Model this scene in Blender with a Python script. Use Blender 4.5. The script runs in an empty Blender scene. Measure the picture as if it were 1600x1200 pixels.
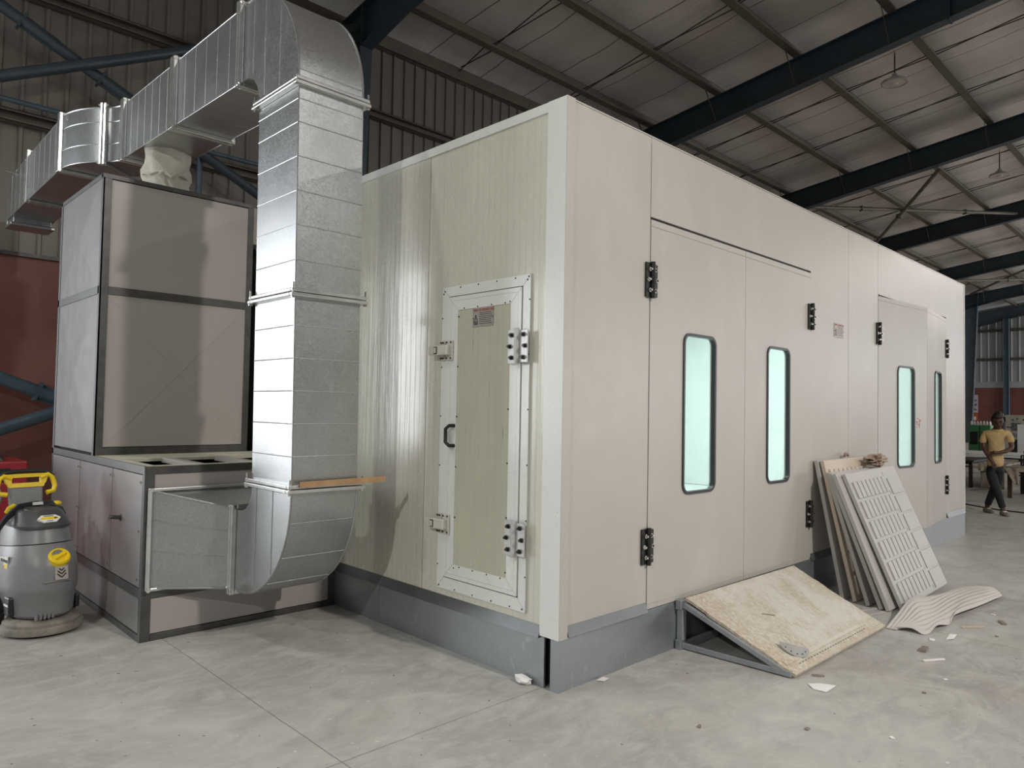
import bpy, bmesh, math, random
from mathutils import Vector, Matrix
SC = bpy.context.scene
COL = SC.collection
PI = math.pi
rnd = random.Random(11)

# ------------------------------------------------------------------ helpers
class MB:
    """collects shapes into one bmesh"""
    def __init__(s): s.bm = bmesh.new()
    def face(s, pts):
        try: return s.bm.faces.new([s.bm.verts.new(p) for p in pts])
        except ValueError: return None
    def hexa(s, p):
        v = [s.bm.verts.new(q) for q in p]
        for f in ((0,3,2,1),(4,5,6,7),(0,1,5,4),(1,2,6,5),(2,3,7,6),(3,0,4,7)):
            s.bm.faces.new([v[i] for i in f])
        return s
    def box(s, x0, y0, z0, x1, y1, z1, M=None):
        if x0 > x1: x0, x1 = x1, x0
        if y0 > y1: y0, y1 = y1, y0
        if z0 > z1: z0, z1 = z1, z0
        p = [(x0,y0,z0),(x1,y0,z0),(x1,y1,z0),(x0,y1,z0),(x0,y0,z1),(x1,y0,z1),(x1,y1,z1),(x0,y1,z1)]
        if M is not None: p = [M @ Vector(q) for q in p]
        return s.hexa(p)
    def beam(s, a, b, w, h, up=(0,0,1)):
        """rectangular bar from a to b, w wide across, h along up"""
        a, b = Vector(a), Vector(b); d = (b-a).normalized(); u = Vector(up)
        r = d.cross(u).normalized(); u = r.cross(d).normalized()
        p = []
        for c in (a, b):
            p += [c - r*w/2 - u*h/2, c + r*w/2 - u*h/2, c + r*w/2 + u*h/2, c - r*w/2 + u*h/2]
        return s.hexa(p)
    def prism(s, pts, f, w0, w1, caps=True):
        """closed polygon pts (a,b) swept from w0 to w1; f(a,b,w) -> xyz"""
        A = [s.bm.verts.new(f(a,b,w0)) for a,b in pts]; B = [s.bm.verts.new(f(a,b,w1)) for a,b in pts]
        n = len(pts)
        for i in range(n): s.bm.faces.new([A[i],A[(i+1)%n],B[(i+1)%n],B[i]])
        if caps: s.bm.faces.new(A[::-1]); s.bm.faces.new(B)
        return s
    def loft(s, rings, cap=True, closed=True):
        R = [[s.bm.verts.new(p) for p in r] for r in rings]; n = len(R[0])
        for i in range(len(R)-1):
            for j in range(n if closed else n-1):
                s.bm.faces.new([R[i][j],R[i][(j+1)%n],R[i+1][(j+1)%n],R[i+1][j]])
        if cap and closed: s.bm.faces.new(R[0][::-1]); s.bm.faces.new(R[-1])
        return s
    def tube(s, pts, r, n=10, closed=False, cap=True):
        pts = [Vector(p) for p in pts]; m = len(pts); rings = []; prev = None
        for i, p in enumerate(pts):
            if closed: d = (pts[(i+1)%m]-pts[i-1]).normalized()
            else: d = (pts[min(i+1,m-1)]-pts[max(i-1,0)]).normalized()
            if prev is None:
                u = Vector((0,0,1)) if abs(d.z) < .9 else Vector((1,0,0))
            else: u = prev
            a = d.cross(u).normalized(); u = a.cross(d).normalized(); prev = u
            rr = r[i] if isinstance(r, (list,tuple)) else r
            rings.append([p + (a*math.cos(2*PI*k/n) + u*math.sin(2*PI*k/n))*rr for k in range(n)])
        if closed: rings.append(rings[0]); return s.loft(rings, cap=False)
        return s.loft(rings, cap=cap)
    def lathe(s, prof, c=(0,0,0), n=24, M=None):
        rings = []
        for r, z in prof:
            ring = [Vector((max(r,1e-4)*math.cos(2*PI*k/n), max(r,1e-4)*math.sin(2*PI*k/n), z)) for k in range(n)]
            if M is not None: ring = [M @ q for q in ring]
            rings.append([q + Vector(c) for q in ring])
        return s.loft(rings)
    def grid(s, f, nu, nv):
        V = [[s.bm.verts.new(f(i/nu, j/nv)) for j in range(nv+1)] for i in range(nu+1)]
        for i in range(nu):
            for j in range(nv): s.bm.faces.new([V[i][j],V[i+1][j],V[i+1][j+1],V[i][j+1]])
        return s
    def ball(s, c, r, n=12, sx=1, sy=1, sz=1):
        g = bmesh.ops.create_uvsphere(s.bm, u_segments=n, v_segments=max(6,n//2+2), radius=r)
        for v in g['verts']: v.co = Vector((v.co.x*sx, v.co.y*sy, v.co.z*sz)) + Vector(c)
        return s

ORG = {}
def empty(name, loc=(0,0,0)):
    o = bpy.data.objects.new(name, None); COL.objects.link(o); o.location = loc
    o.empty_display_size = .1; ORG[o.name] = Vector(loc); return o
def tag(o, label=None, cat=None, group=None, kind=None):
    if label: o['label'] = label
    if cat: o['category'] = cat
    if group: o['group'] = group
    if kind: o['kind'] = kind
    return o
def thing(name, label, cat, loc=(0,0,0), group=None, kind=None):
    return tag(empty(name, loc), label, cat, group, kind)
def build(name, mb, mat, parent=None, smooth=None, bevel=0, label=None, loc=None, solid=0):
    """links mb as one mesh object; vertices are given in world space and stored relative to the root's origin"""
    bm = mb.bm; org = ORG[parent.name] if parent is not None else Vector(loc or (0,0,0))
    bmesh.ops.recalc_face_normals(bm, faces=bm.faces)
    me = bpy.data.meshes.new(name)
    if org.length: bmesh.ops.translate(bm, verts=bm.verts, vec=-org)
    bm.to_mesh(me); bm.free()
    if smooth is not None:
        me.shade_smooth()
        me.set_sharp_from_angle(angle=math.radians(smooth))
    o = bpy.data.objects.new(name, me); COL.objects.link(o)
    if parent is not None: o.parent = parent; ORG[o.name] = org
    else: o.location = org; ORG[o.name] = org
    if isinstance(mat, (list,tuple)):
        for m in mat: me.materials.append(m)
    else: me.materials.append(mat)
    if solid:
        md = o.modifiers.new('solid','SOLIDIFY'); md.thickness = solid; md.offset = 0
    if bevel:
        md = o.modifiers.new('bevel','BEVEL'); md.width = bevel; md.segments = 2; md.limit_method = 'ANGLE'; md.angle_limit = math.radians(40)
    if label: o['label'] = label
    return o
def copy_tree(o, parent=None):
    c = o.copy(); COL.objects.link(c)
    if parent is not None: c.parent = parent
    for ch in list(o.children): copy_tree(ch, c)
    return c

# ------------------------------------------------------------------ materials
def nodes(name):
    m = bpy.data.materials.new(name); m.use_nodes = True
    nt = m.node_tree; return m, nt, nt.nodes['Principled BSDF']
def L(nt, a, b): nt.links.new(a, b)
def coord(nt, scale=(1,1,1), kind='Object'):
    t = nt.nodes.new('ShaderNodeTexCoord'); mp = nt.nodes.new('ShaderNodeMapping'); mp.inputs['Scale'].default_value = scale
    L(nt, t.outputs[kind], mp.inputs['Vector']); return mp.outputs['Vector']
def noise(nt, vec, scale, detail=4, rough=.6, dist=0):
    n = nt.nodes.new('ShaderNodeTexNoise'); n.inputs['Scale'].default_value = scale; n.inputs['Detail'].default_value = detail
    n.inputs['Roughness'].default_value = rough; n.inputs['Distortion'].default_value = dist
    L(nt, vec, n.inputs['Vector']); return n.outputs['Fac']
def ramp(nt, fac, stops):
    r = nt.nodes.new('ShaderNodeValToRGB'); e = r.color_ramp.elements
    while len(e) < len(stops): e.new(.5)
    for k, (p, c) in enumerate(stops):
        e[k].position = p; e[k].color = (c,c,c,1) if not isinstance(c,(tuple,list)) else (*c,1)
    L(nt, fac, r.inputs['Fac']); return r.outputs['Color']
def mix(nt, fac, a, b, mode='MIX'):
    m = nt.nodes.new('ShaderNodeMix'); m.data_type = 'RGBA'; m.blend_type = mode
    for v, i in ((fac,0),(a,6),(b,7)):
        if isinstance(v,(int,float)): m.inputs[i].default_value = v
        elif isinstance(v,(tuple,list)): m.inputs[i].default_value = (*v,1)
        else: L(nt, v, m.inputs[i])
    return m.outputs[2]
def bump(nt, b, h, strength=.3, dist=.01):
    n = nt.nodes.new('ShaderNodeBump'); n.inputs['Strength'].default_value = strength; n.inputs['Distance'].default_value = dist
    L(nt, h, n.inputs['Height']); L(nt, n.outputs['Normal'], b.inputs['Normal'])
def math_(nt, op, a, b=None):
    n = nt.nodes.new('ShaderNodeMath'); n.operation = op
    for i, v in enumerate((a,b)):
        if v is None: continue
        if isinstance(v,(int,float)): n.inputs[i].default_value = v
        else: L(nt, v, n.inputs[i])
    return n.outputs[0]
def simple(name, c, rough=.5, metal=0, var=.12, scale=6, bmp=0, stretch=(1,1,1), spec=.5, coat=0):
    m, nt, b = nodes(name)
    v = coord(nt, stretch); f = noise(nt, v, scale, 5)
    lo = tuple(x*(1-var) for x in c); hi = tuple(min(1,x*(1+var)) for x in c)
    L(nt, ramp(nt, f, [(.3,lo),(.7,hi)]), b.inputs['Base Color'])
    b.inputs['Roughness'].default_value = rough; b.inputs['Metallic'].default_value = metal
    b.inputs['Specular IOR Level'].default_value = spec
    if coat: b.inputs['Coat Weight'].default_value = coat; b.inputs['Coat Roughness'].default_value = .12
    if bmp: bump(nt, b, noise(nt, v, scale*6, 4), bmp, .004)
    return m
def flat(name, c, rough=.5, metal=0):
    m, nt, b = nodes(name); b.inputs['Base Color'].default_value = (*c,1); b.inputs['Roughness'].default_value = rough; b.inputs['Metallic'].default_value = metal
    return m

def galv(name, base=(.60,.61,.62), rough=.33, metal=.9, streak=.5, cell=165, con=.085):
    m, nt, b = nodes(name)
    v = coord(nt)
    vo = nt.nodes.new('ShaderNodeTexVoronoi'); vo.inputs['Scale'].default_value = cell; L(nt, v, vo.inputs['Vector'])
    sp = nt.nodes.new('ShaderNodeSeparateColor'); L(nt, vo.outputs['Color'], sp.inputs['Color'])
    big = noise(nt, v, 2.2, 5, .65)
    c1 = ramp(nt, sp.outputs[0], [(0,tuple(x*(1-con) for x in base)),(1,tuple(min(1,x*(1+con)) for x in base))])
    white = ramp(nt, noise(nt, coord(nt,(5,5,2.2)), 3, 6, .7, .6), [(.60,0),(.78,streak)])
    c2 = mix(nt, white, c1, (.78,.79,.80))
    c3 = mix(nt, ramp(nt, big, [(.3,.35),(.7,0.)]), c2, tuple(x*.68 for x in base))
    L(nt, c3, b.inputs['Base Color'])
    r = math_(nt,'ADD', math_(nt,'MULTIPLY', sp.outputs[1], con), rough-.08)
    L(nt, math_(nt,'ADD', r, math_(nt,'MULTIPLY', big, .1)), b.inputs['Roughness'])
    b.inputs['Metallic'].default_value = metal
    bump(nt, b, noise(nt, v, 5, 3), .08, .01)
    return m

def scuffed(name, c, dirt, rough=.4, amount=.35, groove=None, gw=.13, coat=0, streaks=0, spec=.5, metal=0):
    """painted sheet with stains, thin scratches and, if asked, vertical grooves across the 'groove' axis"""
    m, nt, b = nodes(name)
    v = coord(nt)
    n1 = noise(nt, v, 1.3, 6, .65, .4)
    col = mix(nt, ramp(nt, n1, [(.35,amount*.55),(.62,0.)]), c, tuple(x*.88 for x in c))
    n2 = noise(nt, v, 7, 8, .75)
    col = mix(nt, ramp(nt, n2, [(.64,0.),(.8,amount)]), col, dirt)
    n3 = noise(nt, coord(nt,(26,26,1.3)), 2.2, 5, .7, .2)
    col = mix(nt, ramp(nt, n3, [(.635,0.),(.71,min(1,amount*1.5) if streaks else amount*.3)]), col, dirt)
    rub = noise(nt, coord(nt,(1.6,1.6,1)), 3.1, 9, .82, .3)
    col = mix(nt, ramp(nt, rub, [(.70,0.),(.80,amount)]), col, tuple(x*.30 for x in dirt))
    pale = noise(nt, coord(nt,(1,1,.45)), 2.3, 5, .6, .5)
    col = mix(nt, ramp(nt, pale, [(.52,0.),(.72,amount*.55)]), col, tuple(min(1,x*1.22) for x in c))
    spk = noise(nt, v, 55, 2, .5)
    col = mix(nt, ramp(nt, spk, [(.76,0.),(.8,.55)]), col, tuple(x*.35 for x in dirt))
    b.inputs['Specular IOR Level'].default_value = spec; b.inputs['Metallic'].default_value = metal
    h = None
    if groove is not None:
        sx = nt.nodes.new('ShaderNodeSeparateXYZ'); L(nt, v, sx.inputs[0])
        w = math_(nt,'FRACT', math_(nt,'MULTIPLY', sx.outputs[groove], 1/.052))
        w = math_(nt,'ABSOLUTE', math_(nt,'SUBTRACT', w, .5))
        g = ramp(nt, w, [(0.0,0.),(.10,1.)])
        col = mix(nt, math_(nt,'MULTIPLY', math_(nt,'SUBTRACT',1.0,g), gw), col, tuple(x*.6 for x in dirt))
        wob = noise(nt, coord(nt,(1,9,.5)), 2, 3)
        h = math_(nt,'ADD', math_(nt,'MULTIPLY',g,.35), math_(nt,'MULTIPLY',wob,2.2))
        bump(nt, b, h, .35, .006)
    else:
        bump(nt, b, math_(nt,'ADD', noise(nt, v, 1.4, 3), math_(nt,'MULTIPLY', noise(nt, v, 40, 3), .02)), .10, .02)
    L(nt, col, b.inputs['Base Color'])
    L(nt, math_(nt,'ADD', math_(nt,'MULTIPLY', n2, .22), rough-.1), b.inputs['Roughness'])
    if coat: b.inputs['Coat Weight'].default_value = coat; b.inputs['Coat Roughness'].default_value = .15
    return m

M_BOOTH = scuffed('booth_paint', (.480,.450,.412), (.30,.27,.23), .36, .62)
M_CREAM = scuffed('cream_sandwich_panel', (.66,.64,.545), (.38,.36,.27), .25, .46, groove=1, gw=.10, coat=.4, streaks=1)
M_CREAMF = scuffed('cream_door_panel', (.545,.525,.415), (.24,.21,.14), .42, .62, groove=1, gw=.05, streaks=1)
M_TRIM = scuffed('white_aluminium_trim', (.77,.78,.745), (.5,.48,.42), .28, .2, coat=.3)
M_LINER = simple('booth_liner', (.80,.84,.83), .45, 0, .03, 3)
M_ZINC = galv('zinc_skirt', (.40,.43,.45), .40, .75, .65, 60, .03)
M_ZLIP = simple('zinc_lip', (.17,.178,.18), .4, .6, .1, 5)
M_GALV = galv('galvanised_duct', (.51,.523,.53), .325, .95, .42, 150, .10)
M_FLANGE = simple('galvanised_flange', (.70,.71,.70), .26, .92, .12, 14)
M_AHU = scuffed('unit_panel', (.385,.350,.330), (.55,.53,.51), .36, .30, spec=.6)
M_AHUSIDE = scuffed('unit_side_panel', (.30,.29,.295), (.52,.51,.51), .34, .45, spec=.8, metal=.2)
M_ANGLE = simple('angle_steel', (.10,.098,.095), .42, .65, .25, 9)
M_DARK = flat('dark_interior', (.012,.012,.012), .8)
M_BLACK = simple('black_hinge_steel', (.016,.016,.016), .32, .2, .3, 20)
M_CHROME = simple('bolt_chrome', (.72,.70,.66), .25, 1, .1, 30)
M_STEELW = simple('hinge_plate', (.60,.59,.58), .38, .55, .1, 12)
M_RUBBER = flat('black_rubber', (.012,.013,.014), .38)
M_LATCH = simple('latch_beige', (.62,.60,.53), .4, 0, .06, 10)
M_COL = simple('blue_column_steel', (.085,.125,.155), .42, .1, .16, 3)
M_BLUE = simple('blue_grey_steel', (.045,.062,.075), .42, .1, .16, 3)
M_BLUED = simple('dark_blue_steel', (.030,.046,.060), .45, .1, .16, 2)
M_PIPE = simple('blue_pipe', (.075,.115,.15), .4, .1, .2, 4)
M_PURLIN = simple('galvanised_purlin', (.13,.115,.090), .5, .2, .15, 2)
M_ROD = flat('rod_steel', (.05,.042,.036), .6, .2)
M_GREY = simple('scrubber_grey', (.185,.185,.188), .40, 0, .1, 5, bmp=.1)
M_GREYD = simple('scrubber_dark', (.055,.055,.056), .5, 0, .15, 8)
M_YEL = simple('scrubber_yellow', (.80,.56,.012), .38, 0, .06, 8)
M_DECK = simple('dusty_rubber_deck', (.20,.18,.15), .7, 0, .3, 14, bmp=.2)
M_WHITE = flat('label_white', (.74,.74,.70), .5)
M_INK = flat('label_ink', (.02,.02,.02), .5)
M_REDINK = flat('label_red', (.33,.10,.08), .5)
M_PLATE = simple('label_plate', (.42,.38,.35), .45, .2, .08, 30)
M_RED = simple('red_cabinet_paint', (.28,.012,.02), .4, 0, .2, 4)
M_CABLE = flat('black_cable', (.012,.014,.020), .45)
M_HOSE = simple('grey_hose', (.20,.20,.19), .5, 0, .15, 20)
M_CANVAS = simple('canvas_collar', (.56,.54,.46), .8, 0, .15, 5, bmp=.5)
M_CARD = simple('brown_board', (.40,.25,.13), .8, 0, .15, 12)
M_PANEL = scuffed('primed_panel', (.45,.432,.41), (.40,.37,.34), .42, .22)
M_PANELB = scuffed('beige_panel', (.58,.49,.39), (.42,.36,.29), .45, .22)
M_FOAM = simple('foam_sheet', (.54,.50,.475), .75, 0, .05, 3, bmp=.15)
M_RAG = simple('crumpled_wrap', (.36,.27,.20), .6, 0, .5, 12)
M_PAPER = simple('paper', (.78,.76,.74), .8, 0, .05, 10)
M_CHIP = simple('wood_chip', (.24,.20,.17), .8, 0, .3, 20)
M_SKIN = simple('skin', (.085,.040,.026), .5, 0, .12, 20)
M_HAIR = flat('hair', (.006,.006,.006), .6)
M_SHIRT = simple('yellow_shirt', (.52,.37,.17), .85, 0, .15, 14)
M_PANTS = simple('dark_jeans', (.008,.010,.013), .8, 0, .3, 20)
M_SHOE = simple('canvas_shoe', (.20,.175,.14), .7, 0, .2, 30)
M_GREEN = simple('green_crate', (.03,.17,.05), .4, 0, .15, 6)
M_MACH = simple('cream_machine', (.46,.44,.36), .45, 0, .1, 3)
M_CLOTH = simple('brown_cloth', (.30,.25,.20), .85, 0, .35, 9)
M_SHEETM = simple('white_sheet', (.60,.62,.60), .6, 0, .08, 4)
M_BLKMET = flat('black_metal', (.012,.011,.010), .5, .2)
M_TBLWD = simple('table_leg_brown', (.05,.028,.018), .6, 0, .2, 10)
M_REDMARK = flat('red_marker', (.45,.10,.08), .6)
M_GREENF = simple('green_filter', (.06,.15,.10), .8, 0, .15, 30)
M_LAMP = simple('lamp_aluminium', (.45,.43,.40), .4, .5, .1, 8)
M_LAMPD = flat('lamp_diffuser', (.55,.50,.44), .5)

def concrete():
    m, nt, b = nodes('concrete_floor')
    v = coord(nt)
    a = noise(nt, v, .55, 6, .62, .5); s = noise(nt, coord(nt,(1.2,3.0,1)), 2.6, 9, .72, 1.4); f = noise(nt, v, 16, 8, .75)
    col = ramp(nt, a, [(.28,(.300,.288,.268)),(.5,(.385,.372,.350)),(.70,(.455,.442,.418))])
    col = mix(nt, ramp(nt, s, [(.45,.0),(.66,.50)]), col, (.56,.545,.51))
    col = mix(nt, ramp(nt, s, [(.26,.42),(.42,.0)]), col, (.22,.215,.20))
    col = mix(nt, ramp(nt, f, [(.60,0.),(.76,.40)]), col, (.25,.235,.21))
    md = noise(nt, v, 2.7, 7, .68, 1.0)
    col = mix(nt, ramp(nt, md, [(.50,0.),(.66,.55)]), col, (.54,.53,.50))
    col = mix(nt, ramp(nt, md, [(.30,.5),(.46,0.)]), col, (.27,.26,.245))
    warm = noise(nt, v, .9, 3)
    col = mix(nt, ramp(nt, warm, [(.5,0.),(.75,.25)]), col, (.42,.37,.30))
    spk = noise(nt, v, 26, 2, .4)
    col = mix(nt, ramp(nt, spk, [(.745,0.),(.765,.8)]), col, (.08,.075,.07))
    spw = noise(nt, coord(nt,(1,1,1)), 33, 2, .4)
    col = mix(nt, ramp(nt, spw, [(.24,.7),(.27,0.)]), col, (.66,.64,.60))
    # saw-cut joints in the slab
    sx = nt.nodes.new('ShaderNodeSeparateXYZ'); L(nt, v, sx.inputs[0])
    wob = math_(nt,'MULTIPLY', math_(nt,'SUBTRACT', noise(nt, v, 7, 2), .5), .012)
    def line(axis, off, period):
        p = math_(nt,'ADD', math_(nt,'ADD', sx.outputs[axis], -off+period*100.5), wob)
        p = math_(nt,'ABSOLUTE', math_(nt,'SUBTRACT', math_(nt,'FRACT', math_(nt,'DIVIDE', p, period)), .5))
        return math_(nt,'LESS_THAN', p, .0022/period)
    jl = math_(nt,'MAXIMUM', line(0,-1.19,3.9), line(1,.11,4.0))
    col = mix(nt, math_(nt,'MULTIPLY', jl, .75), col, (.10,.09,.08))
    L(nt, col, b.inputs['Base Color'])
    L(nt, math_(nt,'ADD', math_(nt,'MULTIPLY', s, .28), .30), b.inputs['Roughness'])
    b.inputs['Specular IOR Level'].default_value = .4
    bump(nt, b, math_(nt,'SUBTRACT', f, math_(nt,'MULTIPLY', jl, 2.0)), .12, .006)
    return m
M_FLOOR = concrete()

def plywood():
    m, nt, b = nodes('worn_plywood')
    v = coord(nt)
    se = nt.nodes.new('ShaderNodeSeparateXYZ'); L(nt, coord(nt,kind='Generated'), se.inputs[0])
    ed = math_(nt,'MAXIMUM', math_(nt,'ABSOLUTE', math_(nt,'SUBTRACT', se.outputs[0], .52)), math_(nt,'MULTIPLY', math_(nt,'ABSOLUTE', math_(nt,'SUBTRACT', se.outputs[1], .55)), .85))
    g = noise(nt, coord(nt,(7,3,3)), 4, 10, .78, .8); a = noise(nt, v, 2.0, 6, .65, .3); sp = noise(nt, coord(nt,(50,14,14)), 2.4, 5, .7)
    col = mix(nt, ramp(nt, a, [(.30,0.),(.50,1.)]), (.40,.31,.20), (.60,.565,.50))
    col = mix(nt, math_(nt,'MULTIPLY', ramp(nt, math_(nt,'ADD', ed, math_(nt,'MULTIPLY', math_(nt,'SUBTRACT', noise(nt, v, 6, 6), .5), .5)), [(.30,0.),(.46,1.)]), .75), col, (.42,.33,.22))
    col = mix(nt, ramp(nt, sp, [(.46,0.),(.60,.80)]), col, (.70,.67,.61))
    col = mix(nt, ramp(nt, g, [(.62,0.),(.75,.6)]), col, (.26,.215,.17))
    L(nt, col, b.inputs['Base Color']); b.inputs['Roughness'].default_value = .75
    bump(nt, b, g, .3, .004); return m
M_PLY = plywood()

def foil():
    m, nt, b = nodes('roof_insulation_foil')
    v = coord(nt)
    a = noise(nt, coord(nt,(.6,.25,1)), 1.2, 5, .6, .4); w = noise(nt, coord(nt,(9,.5,1)), 2.2, 4, .6)
    col = ramp(nt, a, [(.3,(.56,.52,.485)),(.7,(.74,.70,.66))])
    sx = nt.nodes.new('ShaderNodeSeparateXYZ'); L(nt, v, sx.inputs[0])
    p = math_(nt,'ADD', math_(nt,'DIVIDE', sx.outputs[0], 1.35), math_(nt,'MULTIPLY', noise(nt, v, .8, 2), .10))
    p = math_(nt,'LESS_THAN', math_(nt,'ABSOLUTE', math_(nt,'SUBTRACT', math_(nt,'FRACT', p), .5)), .010)
    col = mix(nt, math_(nt,'MULTIPLY', p, .85), col, (.07,.05,.04))
    L(nt, col, b.inputs['Base Color']); b.inputs['Roughness'].default_value = .38; b.inputs['Metallic'].default_value = .3
    bump(nt, b, math_(nt,'ADD', w, math_(nt,'MULTIPLY', a, 2.0)), .35, .05); return m
M_FOIL = foil()

def sheetmetal(name, c, var=.12):
    m, nt, b = nodes(name)
    a = noise(nt, coord(nt,(.8,.8,.25)), 1.6, 5)
    L(nt, ramp(nt, a, [(.3,tuple(x*(1-var) for x in c)),(.7,tuple(x*(1+var) for x in c))]), b.inputs['Base Color'])
    b.inputs['Roughness'].default_value = .45; b.inputs['Metallic'].default_value = .15; return m
M_CLAD = sheetmetal('wall_cladding', (.20,.18,.155))
M_CLADR = sheetmetal('end_wall_cladding', (.36,.36,.36))
def brick():
    m, nt, b = nodes('maroon_painted_block')
    v = coord(nt)
    n = noise(nt, v, 1.1, 6, .6); st = noise(nt, coord(nt,(.5,.5,5)), 1.4, 4)
    col = ramp(nt, n, [(.3,(.150,.052,.040)),(.7,(.205,.078,.058))])
    col = mix(nt, ramp(nt, st, [(.6,0.),(.75,.3)]), col, (.24,.13,.10))
    L(nt, col, b.inputs['Base Color']); b.inputs['Roughness'].default_value = .55
    bump(nt, b, n, .2, .02); return m
M_BRICK = brick()

def glass():
    m = bpy.data.materials.new('tinted_pane'); m.use_nodes = True; nt = m.node_tree
    nt.nodes.remove(nt.nodes['Principled BSDF']); out = nt.nodes['Material Output']
    t = nt.nodes.new('ShaderNodeBsdfTransparent'); t.inputs['Color'].default_value = (.93,.99,.97,1)
    g = nt.nodes.new('ShaderNodeBsdfGlossy'); g.inputs['Roughness'].default_value = .03
    fr = nt.nodes.new('ShaderNodeFresnel'); fr.inputs['IOR'].default_value = 1.35
    ge = nt.nodes.new('ShaderNodeNewGeometry'); fac = math_(nt,'MULTIPLY', fr.outputs[0], math_(nt,'SUBTRACT', 1.0, ge.outputs['Backfacing']))
    mx = nt.nodes.new('ShaderNodeMixShader'); L(nt, fac, mx.inputs[0]); L(nt, t.outputs[0], mx.inputs[1]); L(nt, g.outputs[0], mx.inputs[2])
    L(nt, mx.outputs[0], out.inputs['Surface']); return m
M_GLASS = glass()
def emit(name, c, s):
    m, nt, b = nodes(name); b.inputs['Emission Color'].default_value = (*c,1); b.inputs['Emission Strength'].default_value = s; b.inputs['Base Color'].default_value = (*c,1); return m
M_TUBE = emit('booth_tube_light', (.92,1,.97), 6)

# ------------------------------------------------------------------ camera
cam = bpy.data.cameras.new('camera'); camo = bpy.data.objects.new('camera', cam); COL.objects.link(camo)
CAMP = Vector((-2.8076,-2.5007,1.4550)); yaw, pitch, roll = .7978, .0337, .0186
fw = Vector((math.cos(pitch)*math.cos(yaw), math.cos(pitch)*math.sin(yaw), math.sin(pitch)))
rt = Vector((math.sin(yaw), -math.cos(yaw), 0)); up = rt.cross(fw)
r2 = rt*math.cos(roll)+up*math.sin(roll); u2 = up*math.cos(roll)-rt*math.sin(roll)
R3 = Matrix((r2, u2, -fw)).transposed()
camo.matrix_world = Matrix.Translation(CAMP) @ R3.to_4x4()
cam.sensor_width = 36; cam.lens = 1128.9/1600*36; cam.clip_end = 200
SC.camera = camo

# ------------------------------------------------------------------ the hall
YW = 9.05; SL = .136; H0 = 8.95; XE = 52.0
def zb(y): return H0 - SL*y            # underside of the rafters
mb = MB(); mb.box(-16,-26,-.2, XE+.3, 14.5, 0)
tag(build('floor', mb, M_FLOOR), 'grey power-trowelled concrete floor with saw-cut joints', 'floor', kind='structure')

DEP = .62
def cladding(mb, axis, at, a0, a1, z0, ztop, inward, pitch=.26, d=.032):
    """trapezoidal ribbed sheet along x (axis 0) or y (axis 1)"""
    pts = []; a = a0
    while a < a1:
        pts += [(a,0),(a+pitch*.72,0),(a+pitch*.79,d),(a+pitch*.93,d)]; a += pitch
    pts.append((a,0))
    for (p,o),(q,r) in zip(pts, pts[1:]):
        def P(u,off,z):
            return (u, at+inward*off, z) if axis == 0 else (at+inward*off, u, z)
        mb.face([P(p,o,z0),P(q,r,z0),P(q,r,ztop(q)),P(p,o,ztop(p))])
wb = thing('wall_back', 'dark ribbed sheet wall over maroon block work behind the booth', 'wall', (0,YW,0), kind='structure')
mb = MB(); cladding(mb, 0, YW, -5.0, 44.2, 3.38, lambda x: zb(YW)+DEP+.12, -1)
build('cladding', mb, M_CLAD, wb)
mb = MB(); mb.box(-5.0, YW-.06, 0, 44.2, YW+.2, 3.36); build('block_plinth', mb, M_BRICK, wb)
mb = MB(); mb.box(-5.0, YW-.12, 3.36, 44.2, YW+.2, 3.41); build('plinth_cap', mb, M_ANGLE, wb)
wr = thing('wall_right', 'far gable wall of grey ribbed sheet over maroon block work', 'wall', (XE,0,0), kind='structure')
mb = MB(); cladding(mb, 1, XE, -22, 14, 3.75, lambda y: H0+DEP+.2-SL*y if y > -12 else 11.4, -1, pitch=.42, d=.06)
build('cladding', mb, M_CLADR, wr)
mb = MB(); mb.box(XE-.06,-22,0, XE+.2, 14, 3.35); build('block_plinth', mb, M_BRICK, wr)
mb = MB(); mb.box(XE-.10,-22,3.35, XE+.2, 14, 3.75); build('plinth_cap', mb, M_CLADR, wr)
mb = MB(); mb.grid(lambda u,v: (-15+ (XE+15)*u, 14.2-26*v, H0+DEP+.345-SL*(14.2-26*v) - .035*abs(math.sin(PI*(14.2-26*v-7.9)/1.83)) + .045*math.cos(2*PI*(-15+(XE+15)*u-3.97)/8.05) + .018*math.sin(2*PI*(-15+(XE+15)*u)/2.1+9*v)), 200, 84)
tag(build('ceiling', mb, M_FOIL, smooth=40), 'sloping roof lined with silver insulation foil', 'ceiling', kind='structure')

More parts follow.
